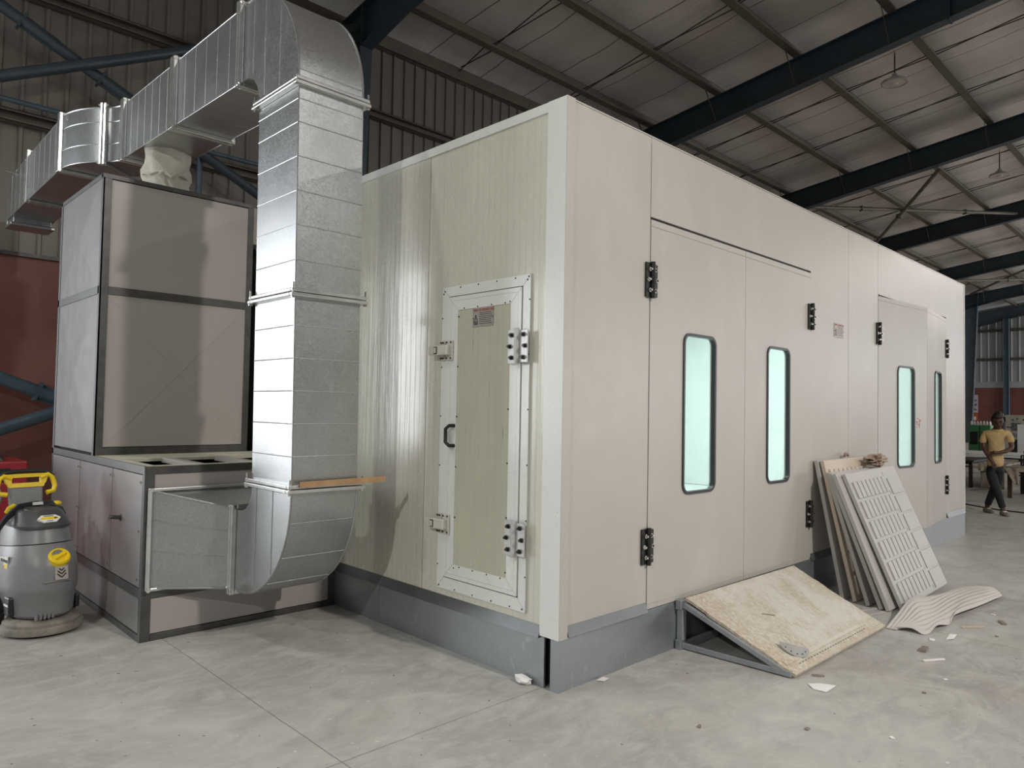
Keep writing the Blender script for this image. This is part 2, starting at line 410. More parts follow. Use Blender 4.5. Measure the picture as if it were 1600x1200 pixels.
# rafters: tapered blue I-beams, each with the struts that brace the purlins to its lower flange
RX = [3.97, 12.05, 19.6, 27.8, 36.05, 44.3, 51.6]
PY = [7.92, 6.08, 4.22, 2.36, .50, -1.36, -3.2, -5.1]
RL = ['dark blue steel roof beam nearest the camera at the upper left','dark blue steel roof beam carrying the first hanging lamp, above the near booth corner',
      'dark blue steel roof beam with the second hanging lamp behind it','dark blue steel roof beam at the far end of the crossed roof pipes',
      'dark blue steel roof beam over the far end of the booth','dark blue steel roof beam meeting the far blue wall column','blue steel roof beam against the far gable wall']
def ibeam(mb, P, y0, y1, n, zlo, zhi, wf, x):
    """I-section in the plane x, from y0 to y1"""
    for i in range(n):
        ya, yb = y0+(y1-y0)*i/n, y0+(y1-y0)*(i+1)/n
        for wx, za, zb_ in ((.009,lambda y:zlo(y)+.015,lambda y:zhi(y)-.015),(wf/2,zlo,lambda y:zlo(y)+.018),(wf/2,lambda y:zhi(y)-.018,zhi)):
            mb.hexa([(x-wx,ya,za(ya)),(x+wx,ya,za(ya)),(x+wx,yb,za(yb)),(x-wx,yb,za(yb)),
                     (x-wx,ya,zb_(ya)),(x+wx,ya,zb_(ya)),(x+wx,yb,zb_(yb)),(x-wx,yb,zb_(yb))])
for k, x in enumerate(RX):
    t = thing('roof_rafter', RL[k], 'rafter', (x,8.3,zb(8.3)), 'blue roof rafters')
    mb = MB()
    hi = lambda y: zb(y)+DEP
    lo = lambda y: zb(y)-(.0 if y < 7 else .10*(y-7))
    ibeam(mb, None, 8.95 if k < 6 else 13, -12.2, 12, lo, hi, .24, x)
    # bolted splice
    if k in (0,1,2,3): mb.box(x-.11,1.30,zb(1.3)-.03,x+.11,1.34,zb(1.3)+DEP+.06)
    build('beam', mb, M_BLUED if k < 6 else M_BLUE, t)
    if 1 <= k <= 5:
        for y in PY[:6]:
            mb = MB()
            mb.beam((x-.11,y-.03,zb(y)+.03),(x-.62,y-.03,zb(y)+DEP+.03),.045,.006,up=(0,1,0))
            build('flange_brace', mb, M_PURLIN, t)
# purlins
ORD = ['first','second','third','fourth','fifth','sixth','seventh','eighth']
for k, y in enumerate(PY):
    mb = MB(); z0 = zb(y)+DEP+.004; x0, x1 = -14.5, XE-.1
    mb.box(x0,y-.004,z0,x1,y+.004,z0+.27); mb.box(x0,y-.16,z0,x1,y+.004,z0+.007); mb.box(x0,y-.004,z0+.263,x1,y+.085,z0+.27)
    mb.box(x0,y-.163,z0,x1,y-.156,z0+.045)
    o = build('roof_purlin', mb, M_PURLIN, loc=(0,y,z0))
    tag(o, 'galvanised roof purlin running along the hall, %s in from the back wall' % ORD[k], 'purlin', 'roof purlins')
mb = MB(); z0 = zb(YW)+DEP-.12
mb.box(-14.5,YW-.16,z0,44.2,YW-.15,z0+.26); mb.box(-14.5,YW-.16,z0,44.2,YW-.06,z0+.008)
tag(build('eave_beam', mb, M_PURLIN, loc=(4,YW-.1,z0)), 'tan steel eave beam along the top of the back wall', 'beam')
# sag rods
for k in range(5):
    xa = RX[k]
    for j, fr in enumerate((.33,.67)):
        x = xa+(RX[k+1]-xa)*fr
        for s, hz in ((-1,.055),(1,.15)):
            mb = MB()
            for (ya, yb) in zip([YW-.15]+PY[:6], PY[:7]):
                mb.tube([(x+s*.02,ya,zb(ya)+DEP+hz),(x+s*.17,yb,zb(yb)+DEP+hz)], .012, 6)
            o = build('sag_rod', mb, M_ROD, loc=(x,4,zb(4)+DEP))
            tag(o, 'thin dark steel sag rod running up the roof slope between purlins', 'rod', 'roof sag rods')
# crossed pipes under the roof
def pipe(name, a, b, r, mat, label, cat, group=None, plates=0):
    t = thing(name, label, cat, a, group)
    mb = MB(); mb.tube([a,b], r, 12); build('pipe', mb, mat, t, smooth=40)
    if plates:
        A, B = Vector(a), Vector(b); d = (B-A).normalized()
        for f in plates:
            mb = MB(); c = A.lerp(B,f); mb.beam(c-d*.22,c+d*.22,.02,r*2.5,up=(0,0,1)); mb.beam(c-d*.24,c-d*.21,.14,r*3.0)
            mb.tube([c-d*.1+Vector((0,-.03,0)),c-d*.1+Vector((0,.03,0))],.018,6); mb.tube([c+d*.08+Vector((0,-.03,0)),c+d*.08+Vector((0,.03,0))],.018,6)
            build('bolted_plate', mb, mat, t)
    return t
pipe('roof_brace', (19.7,3.58,8.36), (27.7,8.3,8.05), .055, M_PURLIN, 'grey roof brace pipe sloping down to the far booth edge', 'brace pipe', 'crossed roof braces', (.5,))
pipe('roof_brace', (19.7,7.2,8.00), (27.7,3.26,8.70), .055, M_PURLIN, 'grey roof brace pipe that looks nearly level above the booth', 'brace pipe', 'crossed roof braces', (.25,.75))
pipe('roof_brace', (44.1,8.55,8.40), (36.2,3.4,8.62), .055, M_PURLIN, 'grey roof brace pipe next to the far blue column', 'brace pipe', 'crossed roof braces', (.45,))
pipe('roof_brace', (44.1,2.6,8.62), (36.2,8.3,8.02), .055, M_PURLIN, 'grey roof brace pipe crossing over the one at the far column', 'brace pipe', 'crossed roof braces', (.6,))

# columns
def column(x, y0, y1, ztop, label, mat, taper=True):
    mb = MB(); yb = y0+(.35 if taper else 0)
    for xs in ((-.12,.12),):
        mb.hexa([(x-.12,yb,0),(x+.12,yb,0),(x+.12,yb+.02,0),(x-.12,yb+.02,0),(x-.12,y0,ztop),(x+.12,y0,ztop),(x+.12,y0+.02,ztop),(x-.12,y0+.02,ztop)])
    mb.box(x-.12,y1-.02,0,x+.12,y1,ztop)
    mb.hexa([(x-.008,yb+.02,0),(x+.008,yb+.02,0),(x+.008,y1-.02,0),(x-.008,y1-.02,0),(x-.008,y0+.02,ztop),(x+.008,y0+.02,ztop),(x+.008,y1-.02,ztop),(x-.008,y1-.02,ztop)])
    mb.box(x-.2,y0-.02,0,x+.2,y1,.03)
    if taper: mb.box(x-.12,y0,ztop-.55,x+.12,y1-.02,ztop-.53)
    return tag(build('steel_column', mb, mat, loc=(x,(y0+y1)/2,0)), label, 'column', 'blue steel columns')
column(3.97, 8.22, 8.98, zb(8.3)+DEP-.05, 'blue steel wall column rising behind the tall duct', M_BLUE)
column(44.3, 8.22, 8.98, zb(8.3)+DEP-.05, 'tall blue steel column just past the far booth corner', M_COL)
column(51.5, 8.2, 8.5, 7.75, 'slim blue steel column against the far gable wall', M_COL, False)
# girts
def girt(name, z, label, x0=-5, x1=44.1, deep=.14, lip=True):
    mb = MB(); y = YW-.035
    mb.box(x0,y-.008,z,x1,y,z+.16); mb.box(x0,y-deep,z,x1,y,z+.008); mb.box(x0,y-deep,z+.152,x1,y,z+.16)
    if lip: mb.box(x0,y-deep,z+.13,x1,y-deep+.006,z+.16); mb.box(x0,y-deep,z,x1,y-deep+.006,z+.03)
    return tag(build(name, mb, M_PURLIN, loc=(0,y,z)), label, 'girt', 'back wall girts')
girt('wall_girt', 6.84, 'upper horizontal girt on the dark back wall')
girt('wall_girt', 5.12, 'lower horizontal girt on the back wall, behind the duct run')
for k, z in enumerate((6.95, 5.1)):
    mb = MB(); mb.box(XE-.22,-22,z,XE-.06,13.5,z+.008); mb.box(XE-.22,-22,z+.15,XE-.06,13.5,z+.158); mb.box(XE-.07,-22,z,XE-.06,13.5,z+.158)
    tag(build('wall_girt', mb, M_PURLIN, loc=(XE,0,z)), ('upper','lower')[k]+' horizontal girt on the far gable wall', 'girt', 'gable wall girts')
# wall bracing at the left
pipe('wall_brace', (-3.9,8.5,7.72), (3.85,8.5,3.98), .075, M_BLUE, 'blue-grey brace pipe falling to the right across the upper back wall', 'brace pipe', 'crossed wall braces', (.40,.52))
pipe('wall_brace', (-3.9,8.35,4.12), (3.85,8.35,8.05), .075, M_BLUE, 'blue-grey brace pipe rising to the right across the upper back wall', 'brace pipe', 'crossed wall braces')
pipe('wall_brace', (-3.9,8.5,2.80), (-.33,8.5,1.43), .085, M_PIPE, 'blue brace pipe falling towards the unit on the maroon wall', 'brace pipe', 'lower wall braces', (.965,))
pipe('wall_brace', (-3.9,8.4,.02), (-.25,8.4,1.38), .08, M_PIPE, 'blue brace pipe rising towards the unit on the maroon wall', 'brace pipe', 'lower wall braces')
pipe('air_line', (-5,8.75,5.36), (3.85,8.75,5.33), .035, M_PIPE, 'thin blue pipe running along the lower girt of the back wall', 'pipe')
pipe('drop_pipe', (1.33,8.62,5.30), (1.33,8.62,.0), .04, M_PIPE, 'short upright blue pipe seen between duct and unit top', 'pipe')
# hanging lamps
def lamp(x, y, z, label):
    t = thing('hanging_lamp', label, 'lamp', (x,y,z), 'hanging high-bay lamps')
    mb = MB(); mb.lathe([(.0,.012),(.10,.012),(.225,.0),(.24,-.012),(.24,-.045),(.225,-.05),(.215,-.05),(.215,-.03),(.0,-.03)], (x,y,z), 32); build('shade', mb, M_LAMP, t, smooth=35)
    mb = MB(); mb.lathe([(0,.0),(.212,.0),(.212,-.010),(.07,-.012),(.07,-.03),(.04,-.04),(0,-.04)], (x,y,z-.032), 32); build('diffuser', mb, M_LAMPD, t, smooth=35)
    mb = MB(); mb.lathe([(0,.14),(.045,.14),(.045,.08),(.10,.07),(.10,.005),(0,.005)], (x,y,z), 20); build('driver_housing', mb, M_LAMP, t, smooth=35)
    mb = MB(); top = zb(y)
    mb.tube([(x,y,z+.13),(x,y,top-.22)], .014, 8); mb.tube([(x,y,top-.22),(x+.05,y,top-.1),(x,y,top+.01),(x-.05,y,top-.1)], .010, 6, closed=True)
    build('drop_cable', mb, M_ROD, t)
    return t
lamp(12.05, 2.27, 7.93, 'larger round hanging lamp below the roof beam, upper right')
lamp(19.60, 2.11, 7.90, 'smaller round hanging lamp at the right edge, farther off')

# ------------------------------------------------------------------ paint booth
HB, LB, WB = 3.10, 7.49, 4.3
booth = thing('paint_booth', 'long cream and beige paint booth with four slim lit windows', 'paint booth', (0,0,0))
T = .06
def pbox(name, mat, *b, bevel=0, label=None, parent=booth):
    mb = MB(); mb.box(*b); return build(name, mb, mat, parent, bevel=bevel, label=label)
G = .003
# left side, two sandwich panels and more behind the unit
ys = [.0, 1.156, 2.30, 3.30, WB]
for a, b in zip(ys, ys[1:]): pbox('side_panel', M_CREAM, 0, a+G, .30, T, b-G, HB-.045)
# front panels
pbox('front_panel', M_BOOTH, 0, 0, .30, .765-G, T, HB)
pbox('front_panel', M_BOOTH, 3.796+G, 0, .30, 4.523-G, T, HB)
def lpanel(x0, xd, x1, zd):
    mb = MB(); pts = [(x0+G,zd),(xd,zd),(xd,.30),(x1-G,.30),(x1-G,HB),(x0+G,HB)]
    mb.prism(pts, lambda a,b,w:(a,w,b), 0, T); return build('front_panel', mb, M_BOOTH, booth)
lpanel(.765, 3.012, 3.796, 2.617); lpanel(4.523, 6.728, LB, 2.617)
# right end, back, roof, floor, liner
pbox('end_panel', M_BOOTH, LB-T, T+G, .30, LB, WB, HB)
pbox('back_panel', M_CREAM, 0, WB, .30, LB, WB+T, HB)
pbox('roof_panel', M_BOOTH, .002, .002, HB-.04, LB-.002, WB+T, HB-.002)
mb = MB(); mb.box(.065,WB-.012,.3,LB-.065,WB-.006,HB-.05); mb.box(.065,.07,.3,.07,WB-.02,HB-.05); mb.box(LB-.07,.07,.3,LB-.065,WB-.02,HB-.05)
mb.box(.065,.07,HB-.055,LB-.065,WB-.02,HB-.05)
build('inner_lining', mb, M_LINER, booth)
pbox('floor_grating', M_LINER, .02, .08, .27, LB-.02, WB, .295)
# trims
mb = MB(); mb.prism([(-.012,-.011),(-.001,-.001),(-.001,.125),(-.012,.125)], lambda a,b,w:(a,b,w), .268, HB+.004); build('corner_trim', mb, M_TRIM, booth, label='white corner strip')
mb = MB(); mb.prism([(-.012,-.012),(.055,-.012),(.055,-.001),(-.001,-.001)], lambda a,b,w:(a,b,w), .268, HB+.004); build('corner_trim', mb, M_BOOTH, booth)
pbox('top_trim', M_TRIM, -.010, .125, HB-.05, .05, WB, HB+.003)
pbox('top_trim', M_BOOTH, .055, -.004, HB-.004, LB, .05, HB+.004)
pbox('end_trim', M_TRIM, LB-.004, -.006, .30, LB+.012, .06, HB+.004)
# zinc skirt
def skirt(pts, z1): pass
pbox('base_skirt', M_ZINC, 0.0, .100, 0, .012, 1.62, .262); pbox('base_skirt', M_ZINC, 0, 1.622, 0, .012, WB, .262)
pbox('base_skirt', M_ZINC, -.004, -.004, 0, .012, .052, .272)
pbox('base_skirt', M_ZINC, .0125, -.004, 0, 3.02, .010, .285); pbox('base_skirt', M_ZINC, 3.022, -.004, 0, LB-.004, .010, .285)
pbox('base_skirt', M_ZINC, LB-.004, -.004, 0, LB+.004, WB, .285)
pbox('skirt_void', M_DARK, .05, .05, .01, LB-.05, WB-.02, .262)
def lip(pts):   # sloping ledge over the skirt
    mb = MB()
    for (a,b) in pts: mb.hexa(list(a)+list(b))
    return mb
mb = MB(); mb.hexa([(-.022,.126,.255),(.0,.126,.255),(.0,WB,.255),(-.022,WB,.255),(-.003,.126,.318),(.0,.126,.318),(.0,WB,.318),(-.003,WB,.318)]); build('skirt_ledge', mb, M_ZLIP, booth)
for xa, xb in ((.056,.757),(3.02,4.515),(6.735,LB-.02)):
    mb = MB(); mb.hexa([(xa,-.022,.276),(xb,-.022,.276),(xb,0,.276),(xa,0,.276),(xa,-.003,.33),(xb,-.003,.33),(xb,0,.33),(xa,0,.33)]); build('skirt_ledge', mb, M_ZLIP, booth)

# glazed door leaves
def rrect(x0,z0,x1,z1,r,n=6):
    p = []
    for cx,cz,a0 in ((x1-r,z1-r,0),(x0+r,z1-r,90),(x0+r,z0+r,180),(x1-r,z0+r,270)):
        for k in range(n+1):
            a = math.radians(a0+90*k/n); p.append((cx+r*math.cos(a), cz+r*math.sin(a)))
    return p
def leaf(x0, x1, z0, z1, wx0, wx1, wz0, wz1, hinge, ang, lip_bottom=True):
    """door leaf turned by ang about its hinge edge"""
    hx = x0 if hinge < 0 else x1
    R = Matrix.Translation((hx,0,0)) @ Matrix.Rotation(ang,4,'Z') @ Matrix.Translation((-hx,0,0))
    yf, yb = -.002, .032
    r = .055
    mb = MB()
    for b in ((x0,yf,z0,wx0,yb,z1),(wx1,yf,z0,x1,yb,z1),(wx0,yf,z0,wx1,yb,wz0),(wx0,yf,wz1,wx1,yb,z1)): mb.box(*b, M=R)
    for cx,cz,sx,sz in ((wx0,wz0,1,1),(wx1,wz0,-1,1),(wx0,wz1,1,-1),(wx1,wz1,-1,-1)):
        ox, oz = cx+sx*r, cz+sz*r; pts = [(cx,cz)]
        for k in range(7):
            a = PI/2*k/6; pts.append((ox-sx*r*math.cos(a), oz-sz*r*math.sin(a)))
        mb.prism(pts, lambda a,b,w: R @ Vector((a,w,b)), yf, yb)
    # folded strip round the edge
    mb.box(x0+.01,yf-.003,z1-.040,x1-.01,yf,z1-.036, M=R); mb.box(x0+.01,yf-.003,z0+.03,x1-.01,yf,z0+.034, M=R)
    lf = build('door_leaf', mb, M_BOOTH, booth)
    o, i = rrect(wx0-.012,wz0-.012,wx1+.012,wz1+.012,r+.012), rrect(wx0+.006,wz0+.006,wx1-.006,wz1-.006,r-.006)
    mb = MB(); n = len(o)
    rings = [[R @ Vector((a,y,b)) for a,b in q] for q,y in ((o,yf),(o,yf-.009),(i,yf-.009),(i,.0195),(rrect(wx0,wz0,wx1,wz1,r),.0195))]
    mb.loft(rings, cap=False); build('window_gasket', mb, M_RUBBER, lf)
    mb = MB(); g = rrect(wx0+.001,wz0+.001,wx1-.001,wz1-.001,r)
    mb.prism(g, lambda a,b,w: R @ Vector((a,w,b)), .020, .024); build('window_pane', mb, M_GLASS, lf)
    return lf
pbox('gap_light_block', M_RUBBER, .768, .014, 2.596, 3.010, .052, 2.6165); pbox('gap_light_block', M_RUBBER, 4.527, .016, 2.598, 6.724, .055, 2.6165)  # added strips that stop booth light leaking, so door gaps read dark
pbox('gap_light_block', M_RUBBER, .768, .012, .272, 3.010, .052, .2875); pbox('gap_light_block', M_RUBBER, 4.527, .012, .272, 6.724, .052, .2875)
A1 = math.radians(-5.6)
leaf(.769,1.922,.288,2.600, 1.140,1.512,.945,1.942, -1, 0)
leaf(1.926,3.008,.288,2.600, 2.262,2.615,.945,1.942, 1, 0)
leaf(4.527,5.636,.288,2.600, 4.945,5.318,.945,1.942, -1, A1)
leaf(5.640,6.724,.288,2.600, 6.040,6.405,.945,1.942, 1, -A1)
# black hinges with chrome nuts
nut_me = None
def hinge(x, z, w=.115, h=.205, mat=M_BLACK, plane='front', bolt=M_CHROME):
    global nut_me
    def P(a,b,d): return (x+a, -.004-d, z+b) if plane == 'front' else (-.012-d-.022, x-a, z+b)
    mb = MB()
    def bx(a0,b0,d0,a1,b1,d1):
        mb.box(*P(a0,b0,d0), *P(a1,b1,d1))
    bx(-w/2,-h/2,0,-.008,h/2,.009); bx(.008,-h/2+.004,0,w/2,h/2-.006,.009)
    c0, c1 = Vector(P(0,-h/2-.006,.016)), Vector(P(0,h/2+.006,.016)); mb.tube([c0,c1],.015,12)
    hg = build('hinge', mb, mat, booth, smooth=40)
    for s in (-1,1):
        for bz, off in ((-.062,0),(0,.014),(.062,0)):
            mb = MB(); a = s*(w/2-.030+off)
            p0, p1, p2 = Vector(P(a,bz,.008)), Vector(P(a,bz,.018)), Vector(P(a,bz,.030))
            mb.tube([p0,p1],.0135,6); mb.tube([p1,p2],.0075,8); build('bolt', mb, bolt, hg)
    return hg
for x, z in ((.768,2.233),(.757,.660),(3.005,2.243),(2.985,.655),(4.524,2.236),(4.520,.655),(6.718,2.245),(6.70,.662)): hinge(x, z)
# red marker scribble on the third leaf
Rl = Matrix.Translation((4.527,0,0)) @ Matrix.Rotation(A1,4,'Z') @ Matrix.Translation((-4.527,0,0))
mb = MB()
for a, b in (((5.38,1.43),(5.42,1.43)),((5.36,1.39),(5.40,1.40)),((5.40,1.40),(5.385,1.36)),((5.45,1.42),(5.445,1.33)),((5.44,1.42),(5.48,1.40)),((5.42,1.36),(5.45,1.37)),((5.38,1.34),(5.40,1.335))):
    mb.beam(Rl @ Vector((a[0],-.0035,a[1])), Rl @ Vector((b[0],-.0035,b[1])), .001, .007)
build('marker_scribble', mb, M_REDMARK, booth, label='red hand-drawn marker scribble')
# notice plates
def plate(name, W_, H_, P, title):
    """metal notice with red heading, warning triangle and lines of small print; P(a,b,d) -> xyz"""
    def bx(mb, a0,b0,a1,b1,d0,d1):
        mb.hexa([P(a0,b0,d0),P(a1,b0,d0),P(a1,b1,d0),P(a0,b1,d0),P(a0,b0,d1),P(a1,b0,d1),P(a1,b1,d1),P(a0,b1,d1)])
    mb = MB(); bx(mb,0,0,W_,H_,0,.003); pl = build(name, mb, M_PLATE, booth)
    mb = MB(); x = .05*W_
    for w_ in (.24,.10,.38,.16):
        n = max(2,int(w_/.04)); 
        for k in range(n): bx(mb, x+k*w_*W_/n, .80*H_, x+(k+.72)*w_*W_/n, .92*H_, .003,.0036)
        x += (w_+.03)*W_
    build('heading', mb, M_REDINK, pl)
    mb = MB(); q = (.16*W_,.40*H_); s = .10*W_
    for a, b in (((-1,-.9),(0,1.3)),((0,1.3),(1,-.9)),((1,-.9),(-1,-.9))):
        A = Vector(P(q[0]+a[0]*s,q[1]+a[1]*s,.0036)); B = Vector(P(q[0]+b[0]*s,q[1]+b[1]*s,.0036)); mb.beam(A,B,.0012,.004)
    bx(mb,q[0]-.1*s,q[1]-.6*s,q[0]+.1*s,q[1]+.5*s,.003,.0036)
    for k in range(3): bx(mb,(.07+k*.07)*W_,.10*H_,(.115+k*.07)*W_,.22*H_,.003,.0036)
    for k in range(7):
        x = .33*W_; y = (.70-.095*k)*H_
        while x < .9*W_:
            w_ = rnd.uniform(.04,.12)*W_; bx(mb,x,y,min(x+w_,.95*W_),y+.03*H_,.003,.0036); x += w_+.02*W_
    build('small_print', mb, M_INK, pl)
    mb = MB()
    for a in (.03,.97): mb.ball(P(a*W_,.45*H_,.003), .004, 8)
    build('rivet', mb, M_BLACK, pl)
    return pl
plate('notice_plate', .195, .125, lambda a,b,d: (3.478+a, -.001-d, 2.120+b), '')

# personnel door in the left side
def X(a, b, d): return (-.001-d, a, b)     # on the side wall: y, z, proud distance
def sbox(mb, y0,z0,y1,z1,d0,d1): mb.box(-d1, min(y0,y1), z0, -d0, max(y0,y1), z1)
def mitred(name, mat, yo0,zo0,yo1,zo1, yi0,zi0,yi1,zi1, d0, d1, parent):
    o = [(yo0,zo0),(yo1,zo0),(yo1,zo1),(yo0,zo1)]; i = [(yi0,zi0),(yi1,zi0),(yi1,zi1),(yi0,zi1)]
    c = [(sum(p[0] for p in o)/4, sum(p[1] for p in o)/4)][0]
    for k in range(4):
        a, b, c_, d = o[k], o[(k+1)%4], i[(k+1)%4], i[k]
        m = MB(); e = .0012
        q = [a,b,c_,d]; cx = sum(p[0] for p in q)/4; cz = sum(p[1] for p in q)/4
        q = [(p[0]+(cx-p[0])*e*2, p[1]+(cz-p[1])*e*2) for p in q]
        m.prism(q, lambda u,v,w: (-w,u,v), d0, d1); build(name, m, mat, parent)
pdoor_panel = MB(); sbox(pdoor_panel, .285,.428,.92,2.13, 0,.004)
pd = build('personnel_door', pdoor_panel, M_INK, booth, label='narrow white framed personnel door')
mb = MB(); sbox(mb,.375,.515,.833,2.042,.004,.016); build('door_panel', mb, M_CREAMF, pd)
mitred('door_frame', M_TRIM, .990,.360,.232,2.190, .925,.430,.288,2.130, 0.0, .014, pd)
mitred('leaf_edge', M_TRIM, .918,.437,.294,2.124, .895,.460,.318,2.100, .004, .020, pd)
mitred('leaf_rail', M_TRIM, .894,.461,.319,2.099, .832,.520,.378,2.040, .004, .020, pd)
scr = MB()
for z in [.50+.30*k for k in range(6)]:
    for y in (.985,.236,.826,.384): scr.ball((-.0145 if y in (.985,.236) else -.0205, y, z+(.05 if y < .5 else 0)), .0045, 6)
for y in (.35,.50,.66,.82):
    for z in (2.178,.372,): scr.ball((-.0145,y,z),.0045,6)
    for z in (2.047,.513): scr.ball((-.0205,y*.75+.16,z),.0045,6)
for y,z in ((.968,2.165),(.978,2.15),(.245,2.176),(.255,2.16),(.968,.376),(.255,.376)): scr.ball((-.0145,y,z),.005,6)
build('screw_heads', scr, M_INK, pd)
for z in (1.795, .750): hinge(.296, z, w=.150, h=.185, mat=M_STEELW, plane='side', bolt=M_BLACK)
def latch(z):
    mb = MB()
    sbox(mb,.985,z-.062,.945,z+.062,.014,.026); sbox(mb,.930,z-.062,.865,z+.060,.020,.032)
    sbox(mb,1.052,z-.028,.985,z+.028,.045,.070); sbox(mb,.985,z-.030,.880,z+.030,.026,.068)
    l = build('latch', mb, M_LATCH, booth, bevel=.006)
    mb = MB(); sbox(mb,.998,z-.022,.968,z+.022,.0705,.072); build('latch_slot', mb, M_ANGLE, l)
    mb = MB(); sbox(mb,.992,z-.016,.974,z+.016,.072,.075); build('latch_button', mb, M_LATCH, l)
    mb = MB()
    for y in (.975,.955,.918,.88):
        for s in (-1,1): mb.ball((-.033,y,z+s*.048),.006,8)
    build('latch_screws', mb, M_INK, l)
latch(1.800); latch(.752)
mb = MB(); mb.tube([(-.018,.845,1.345),(-.05,.858,1.345),(-.055,.885,1.325),(-.055,.885,1.245),(-.05,.858,1.225),(-.018,.845,1.225)], .011, 10)
build('pull_handle', mb, M_RUBBER, booth, smooth=50, label='black plastic pull handle')
plate('notice_plate', .180, .112, lambda a,b,d: (-.0165-d, .700-a, 1.928+b), '')

# ------------------------------------------------------------------ air handling unit
AX0, AX1, AY0, AY1 = -1.318, -.004, 2.197, 4.50
TY, TZ, TX1, ZB, ZT = 3.32, 2.26, -.185, 1.06, 3.11
ahu = thing('air_handling_unit', 'tall grey sheet metal air unit with wider base, left of the booth', 'air unit', (AX0,AY0,0))
def creased(axis, at, a0, a1, z0, z1, out, h=.012, line=.0):
    """sheet with a pressed X: a shallow pyramid"""
    mb = MB()
    def P(a,z,o): return (a, at+out*o, z) if axis == 'y' else (at+out*o, a, z)
    c = [(a0,z0),(a1,z0),(a1,z1),(a0,z1)]; m = ((a0+a1)/2,(z0+z1)/2)
    for k in range(4):
        p, q = c[k], c[(k+1)%4]; mb.face([P(*p,0),P(*q,0),P(*m,h)])
        mb.face([P(*p,0),P(*q,0),P(*q,-.02),P(*p,-.02)])
    # fine pressed line along both diagonals
    if line:
      for k in range(4): mb.beam(P(*c[k],.0006), P(*m,h+.0006), line, .0016, up=(0,-1,0) if axis == 'y' else (-1,0,0))
    return mb
def angle(name, a, b, w=.05, mat=M_ANGLE, par=ahu): 
    mb = MB(); mb.box(*a, *b); return build(name, mb, mat, par, bevel=.002)
# carcass behind the sheets (closed box so nothing shows through)
mb = MB(); mb.box(AX0+.03,AY0+.03,.01,AX1-.03,AY1-.02,ZB-.12); mb.box(AX0+.03,TY+.03,ZB-.1,TX1-.03,AY1-.02,ZT-.02); mb.box(AX0+.03,TY,ZB-.1,AX1-.03,AY1-.02,ZB-.02)
build('inner_carcass', mb, M_DARK, ahu)
# front of the base
creasedk = 0
build('panel', creased('y', AY0, AX0+.05, AX1-.05, .045, .255, -1, .002), M_AHU, ahu)
mb = MB(); mb.box(AX0+.05,AY0+.004,.30,AX1-.04,AY0+.02,1.02); build('panel', mb, M_AHU, ahu)
# left side of the base: skirt sheet and three doors
build('panel', creased('x', AX0, AY0+.05, AY1-.05, .045, .255, -1, .002), M_AHUSIDE, ahu)
dl = [AY0+.03, 2.835, 3.635, AY1-.03]
for k, (a, b) in enumerate(zip(dl, dl[1:])):
    d = build('side_door', creased('x', AX0-.004, a+.006, b-.006, .325, 1.005, -1, .009), M_AHUSIDE, ahu)
    mb = MB()
    for z in (.37,.66,.96):
        for y in (a+.03, b-.03): mb.tube([(AX0-.004,y,z),(AX0-.012,y,z)], .008, 8)
    build('rivets', mb, M_CHROME, d)
    if k == 0:
        mb = MB(); y = 2.60; mb.tube([(AX0-.002,y,.705),(AX0-.075,y,.715)], .013, 10); mb.tube([(AX0-.075,y,.715),(AX0-.080,y,.716)], .015, 10)
        mb.tube([(AX0-.002,y,.705),(AX0-.016,y,.707)], .022, 12)
        build('door_handle', mb, M_ANGLE, d, smooth=40)
# steel angles of the base
for b in (((AX0-.004,AY0-.004,0),(AX0+.055,AY0+.012,ZB)), ((AX1-.05,AY0-.004,0),(AX1,AY0+.012,.32)), ((AX0+.056,AY0-.003,.002),(AX1-.051,AY0+.012,.040)), ((AX0,AY0-.005,.258),(AX1,AY0+.012,.318)),
          ((AX0,AY0-.005,1.012),(AX1-.002,AY0+.012,ZB))): angle('frame_angle', *b)
for b in (((AX0-.006,AY0-.002,0),(AX0+.012,AY1,.040)), ((AX0-.006,AY0-.002,.258),(AX0+.012,AY1,.318)), ((AX0-.006,AY0-.002,1.010),(AX0+.012,AY1,ZB)), ((AX0-.006,AY1-.04,0),(AX0+.01,AY1,ZT)), ((AX0-.005,AY0-.003,0),(AX0+.01,AY0+.03,ZB))): angle('frame_angle', *b, mat=M_ZLIP)
# top of the base with its open intake
mb = MB(); mb.box(AX0+.01,2.86,ZB-.02,AX1-.01,TY+.02,ZB); mb.box(AX0+.01,AY0,ZB-.02,AX1-.01,AY0+.06,ZB+.002); mb.box(AX0+.01,AY0,ZB-.02,AX0+.07,2.9,ZB+.001)
build('top_sheet', mb, simple('cream_top_sheet', (.50,.47,.38), .5, 0, .12, 4), ahu)
for x in (-.975, -.605, -.23):
    mb = MB(); mb.box(x-.028,AY0+.05,ZB-.03,x+.028,2.87,ZB+.004); build('intake_bar', mb, M_AHU, ahu)
mb = MB(); mb.box(AX0+.07,AY0+.06,ZB-.12,-.93,2.86,ZB-.09); build('filter_mat', mb, M_GREENF, ahu)
